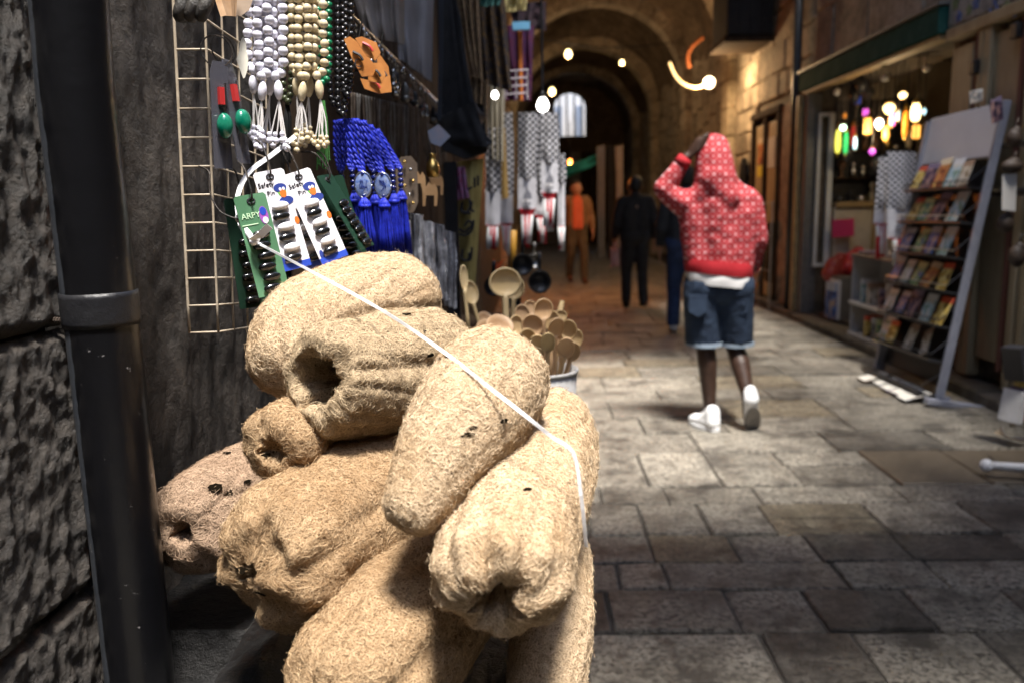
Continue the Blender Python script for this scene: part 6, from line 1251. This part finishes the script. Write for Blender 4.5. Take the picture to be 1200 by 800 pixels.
for (u, dy) in ((818, -.118), (866, -.075)):
    c = q(u, 358, dy - .004); m = facing(c + Vector((0, 0, .06)), c - Vector((0, 0, .06))); b = B(); b.prism([(-.055, 0), (.055, 0), (.052, -.1), (0, -.13), (-.052, -.1)][::-1], -.012, .004, m); b.build('back_pocket', M('dark_denim', (.009, .019, .042), (.025, .044, .08), 14, .85) if 'dark_denim' not in bpy.data.materials else bpy.data.materials['dark_denim'], man)
# shoes: the left flat on the ground, the right with its heel raised
h0, t0 = aZ(835, 495, .05), aZ(817, 491, .044)
lsh = [(h0, t0, .047, .041), (h0 + Vector((0, .01, .065)), h0, .047, .05), (h0 + Vector((0, .01, .06)), h0.lerp(t0, .55) + Vector((0, 0, .012)), .044, .042), (t0, t0 + (t0 - h0).normalized() * .03 + Vector((0, 0, -.006)), .042, .036)]
d = (t0 - h0); n = Vector((-d.y, d.x, 0)).normalized(); d.z = 0; dn = d.normalized()
s1 = body_part('shoe', caps_mesh(lsh, .008, 4, zmin=.012), SHOE, man)
so = B()
outl = []
for k in range(20):
    a = 2 * math.pi * k / 20; outl.append(h0.lerp(t0, .56) + dn * math.cos(a) * (d.length * .5 + .062) + n * math.sin(a) * .05)
so.add([(p.x, p.y, .002) for p in outl] + [(p.x, p.y, .024) for p in outl], [tuple(range(19, -1, -1)), tuple(range(20, 40))] + [(k, (k + 1) % 20, 20 + (k + 1) % 20, 20 + k) for k in range(20)]); so.build('sole', M('white_sole', (.7, .7, .7), rough=.7), s1)
a_, b_ = q(880, 468, -.15), q(879, 497, -.02)
rsh = [(a_, a_.lerp(b_, .5), .047, .046), (a_.lerp(b_, .5), b_, .046, .04), (a_ + Vector((-.004, .02, .045)), a_, .044, .05), (a_ + Vector((-.004, .035, .03)), a_.lerp(b_, .5) + Vector((0, .03, 0)), .044, .045)]
s2 = body_part('shoe', caps_mesh(rsh, .008, 4), SHOE, man)
m = facing(a_.lerp(b_, .55) + Vector((0, 0, .12)), a_.lerp(b_, .55) - Vector((0, 0, .12))); ax_ = (a_ - b_).normalized(); zz = Vector((0.12, -1, -.35)); zz = (zz - ax_ * zz.dot(ax_)).normalized(); xx = ax_.cross(zz); m = Matrix((xx, ax_, zz)).transposed().to_4x4(); m.translation = a_.lerp(b_, .58) + zz * .033
so = B(); so.prism([(.045 * math.cos(a) * (1 - .15 * math.sin(a) * (math.sin(a) < 0)), .125 * math.sin(a)) for a in [k * math.pi / 11 for k in range(22)]], 0, .022, m); so.build('sole', SOLE, s2)
def walker(label, foot, Yp, H, ang, st, skin, top, trous, shoec, hairc, open_front=None, tscale=1.0, vox=.014, arms=(.12, -.12), bag=None):
    base = aZ(*foot, 0) if Yp is None else Vector((at(*foot, Yp).x, Yp, 0)); s = H / 1.75; m = Matrix.Translation(base) @ Matrix.Rotation(ang, 4, 'Z') @ Matrix.Scale(s, 4)
    mm = Matrix.Translation(base) @ Matrix.Rotation(ang, 4, 'Z'); t = thing('person', label, 'person', m=mm); K = lambda *p: Vector(p) * s
    def C(l): return [(K(*a), K(*c), r0 * s, r1 * s) for a, c, r0, r1 in l]
    el = [(-.26, -.04 + arms[0] * .5, 1.13), (.26, -.04 + arms[1] * .5, 1.13)]; wrs = [(-.25, .06 + arms[0], .89), (.25, .06 + arms[1], .89)]
    kn = [(-.10, .06 + st * .55, .5), (.10, .06 - st * .3, .5)]; an = [(-.10, st, .09), (.10, -st * 1.05, .12)]
    bd = C([((0, .01, 1.64), (0, .03, 1.60), .092, .085), ((0, .045, 1.57), (0, .05, 1.545), .06, .045), ((0, -.02, 1.46), (0, .0, 1.58), .055, .055), ((-.17, -.01, 1.42), (.17, -.01, 1.42), .055, .055), ((0, 0, 1.36), (0, 0, 1.0), .10, .10), ((0, .105, 1.625), (0, .118, 1.59), .012, .017), ((-.088, .0, 1.625), (-.088, .005, 1.59), .018, .014), ((.088, .0, 1.625), (.088, .005, 1.59), .018, .014), ((-.09, 0, .95), (.09, 0, .95), .09, .09)])
    for i, sd in ((0, -1), (1, 1)):
        bd += C([((sd * .19, -.01, 1.40), el[i], .052, .042), (el[i], wrs[i], .042, .028), ((sd * .09, 0, .92), kn[i], .09, .06), (kn[i], an[i], .058, .038), (an[i], (an[i][0], an[i][1] + .1, an[i][2] - .05), .04, .035)])
        bd += hand(K(*wrs[i]), (sd * .02, .12, -1), (0, 1, .1), (sd, 0, 0), s, .4)
    body_part('body', caps_mesh(bd, .009 * s, 3), skin, t, True)
    tp = [((-.17, -.01, 1.42), (.17, -.01, 1.42), .085, .085), ((-.08, 0, 1.36), (-.08, 0, .98), .125, .125), ((.08, 0, 1.36), (.08, 0, .98), .125, .125), ((0, -.02, 1.46), (0, -.01, 1.5), .085, .075)]
    for i, sd in ((0, -1), (1, 1)): tp += [((sd * .19, -.01, 1.40), el[i], .078, .066), (el[i], tuple(el[i][k] + (wrs[i][k] - el[i][k]) * .88 for k in range(3)), .064, .05)]
    body_part('jacket', caps_mesh(C(tp), vox * s, 4, .008, 10, ang, zmin=.93 * s), top, t, True)
    tr = [((-.09, 0, .97), (.09, 0, .97), .13, .13)]
    for i in (0, 1): tr += [((-.09 + .18 * i, 0, .92), kn[i], .11, .08), (kn[i], (an[i][0], an[i][1], an[i][2] + .0), .078, .068)]
    body_part('trousers', caps_mesh(C(tr), vox * s, 4, .008, 9, ang + 4, zmin=.085 * s), trous, t, True)
    for i in (0, 1):
        a = an[i]; sm = caps_mesh(C([((a[0], a[1] - .03, a[2] - .035), (a[0], a[1] + .13, a[2] - .05 - (0.0 if a[2] < .1 else .02)), .05, .042), ((a[0], a[1], a[2]), (a[0], a[1] + .05, a[2] - .03), .05, .045)]), .01, 3, zmin=.004); body_part('shoe', sm, shoec, t, True)
    body_part('hair', caps_mesh(C([((0, -.012, 1.665), (0, -.02, 1.63), .095, .09)]), .012 * s, 2, .004, 40), hairc, t, True)
    EYE = bpy.data.materials.get('eye_dark') or M('eye_dark', (.02, .015, .01), rough=.2); LIP = bpy.data.materials.get('lip') or M('lip', (.3, .1, .08), rough=.5)
    for sd in (-1, 1): B().sphere(K(sd * .034, .098, 1.622), (.012 * s, .008 * s, .008 * s), 8, 6).build('eye', EYE, t, True, world=False)
    B().sphere(K(0, .10, 1.555), (.024 * s, .008 * s, .006 * s), 8, 6).build('mouth', LIP, t, True, world=False)
    if open_front is not None:
        body_part('shirt', caps_mesh(C([((-.03, .045, 1.38), (-.03, .05, .98), .095, .1), ((.03, .045, 1.38), (.03, .05, .98), .095, .1), ((0, .02, 1.44), (0, .02, 1.46), .075, .07)]), vox * s, 4, .004, 9, zmin=.93 * s), open_front, t, True)
    return t, mm, s
BRJ = M('brown_leather_jacket', (.16, .085, .035), (.24, .13, .055), 8, .5); ORSH = M('orange_red_tshirt', (.6, .12, .05), (.66, .15, .07), 10, .85); OLIVE = M('olive_trousers', (.07, .055, .03), (.11, .09, .05), 10, .85); BLKC = M('black_clothing', (.010, .010, .011), (.02, .02, .022), 12, .85); HAIRB = M('black_hair', (.01, .009, .008), rough=.6); JEANS = M('blue_jeans', (.010, .022, .06), (.028, .05, .12), 10, .85); NAVY = M('navy_jacket', (.012, .015, .02), (.025, .028, .035), 10, .7); BRSHOE = M('brown_shoes', (.12, .05, .025), rough=.5); GRSHOE = M('grey_trainers', (.35, .34, .33), rough=.7)
walker('man in an orange shirt and open brown jacket walking towards the viewer', (676, 326), 14.6, 1.80, math.pi + .15, .17, SKM, BRJ, OLIVE, BRSHOE, HAIRB, ORSH, vox=.018)
t, mm, s = walker('man in black clothes seen from behind, walking away with a pale bag', (744, 358), 10.9, 1.74, .05, .10, SKM, BLKC, BLKC, BLKC, HAIRB, vox=.018)
walker('man in dark jacket and blue jeans walking away, mostly hidden by the hooded man', (802, 393), 8.6, 1.76, -.05, .14, SKM, NAVY, JEANS, GRSHOE, HAIRB, vox=.016)
cb = thing('carrier_bag', 'pinkish plastic bag held by the man in black', 'bag', at(721, 312, 10.9)); cloth('bag_body', '', '', [(718, 292), (724, 292), (727, 312), (716, 313)], 10.95, M('pink_plastic', (.55, .25, .2), (.6, .4, .36), 10, .4), 1, .04, .06, parent=cb); B().tube(smooth_path([at(718, 293, 10.95), at(721, 284, 10.95), at(724, 293, 10.95)], 4), .008, 6).build('handle', bpy.data.materials['pink_plastic'], cb)
for _m in bpy.data.meshes: pass
bpy.context.view_layer.update()
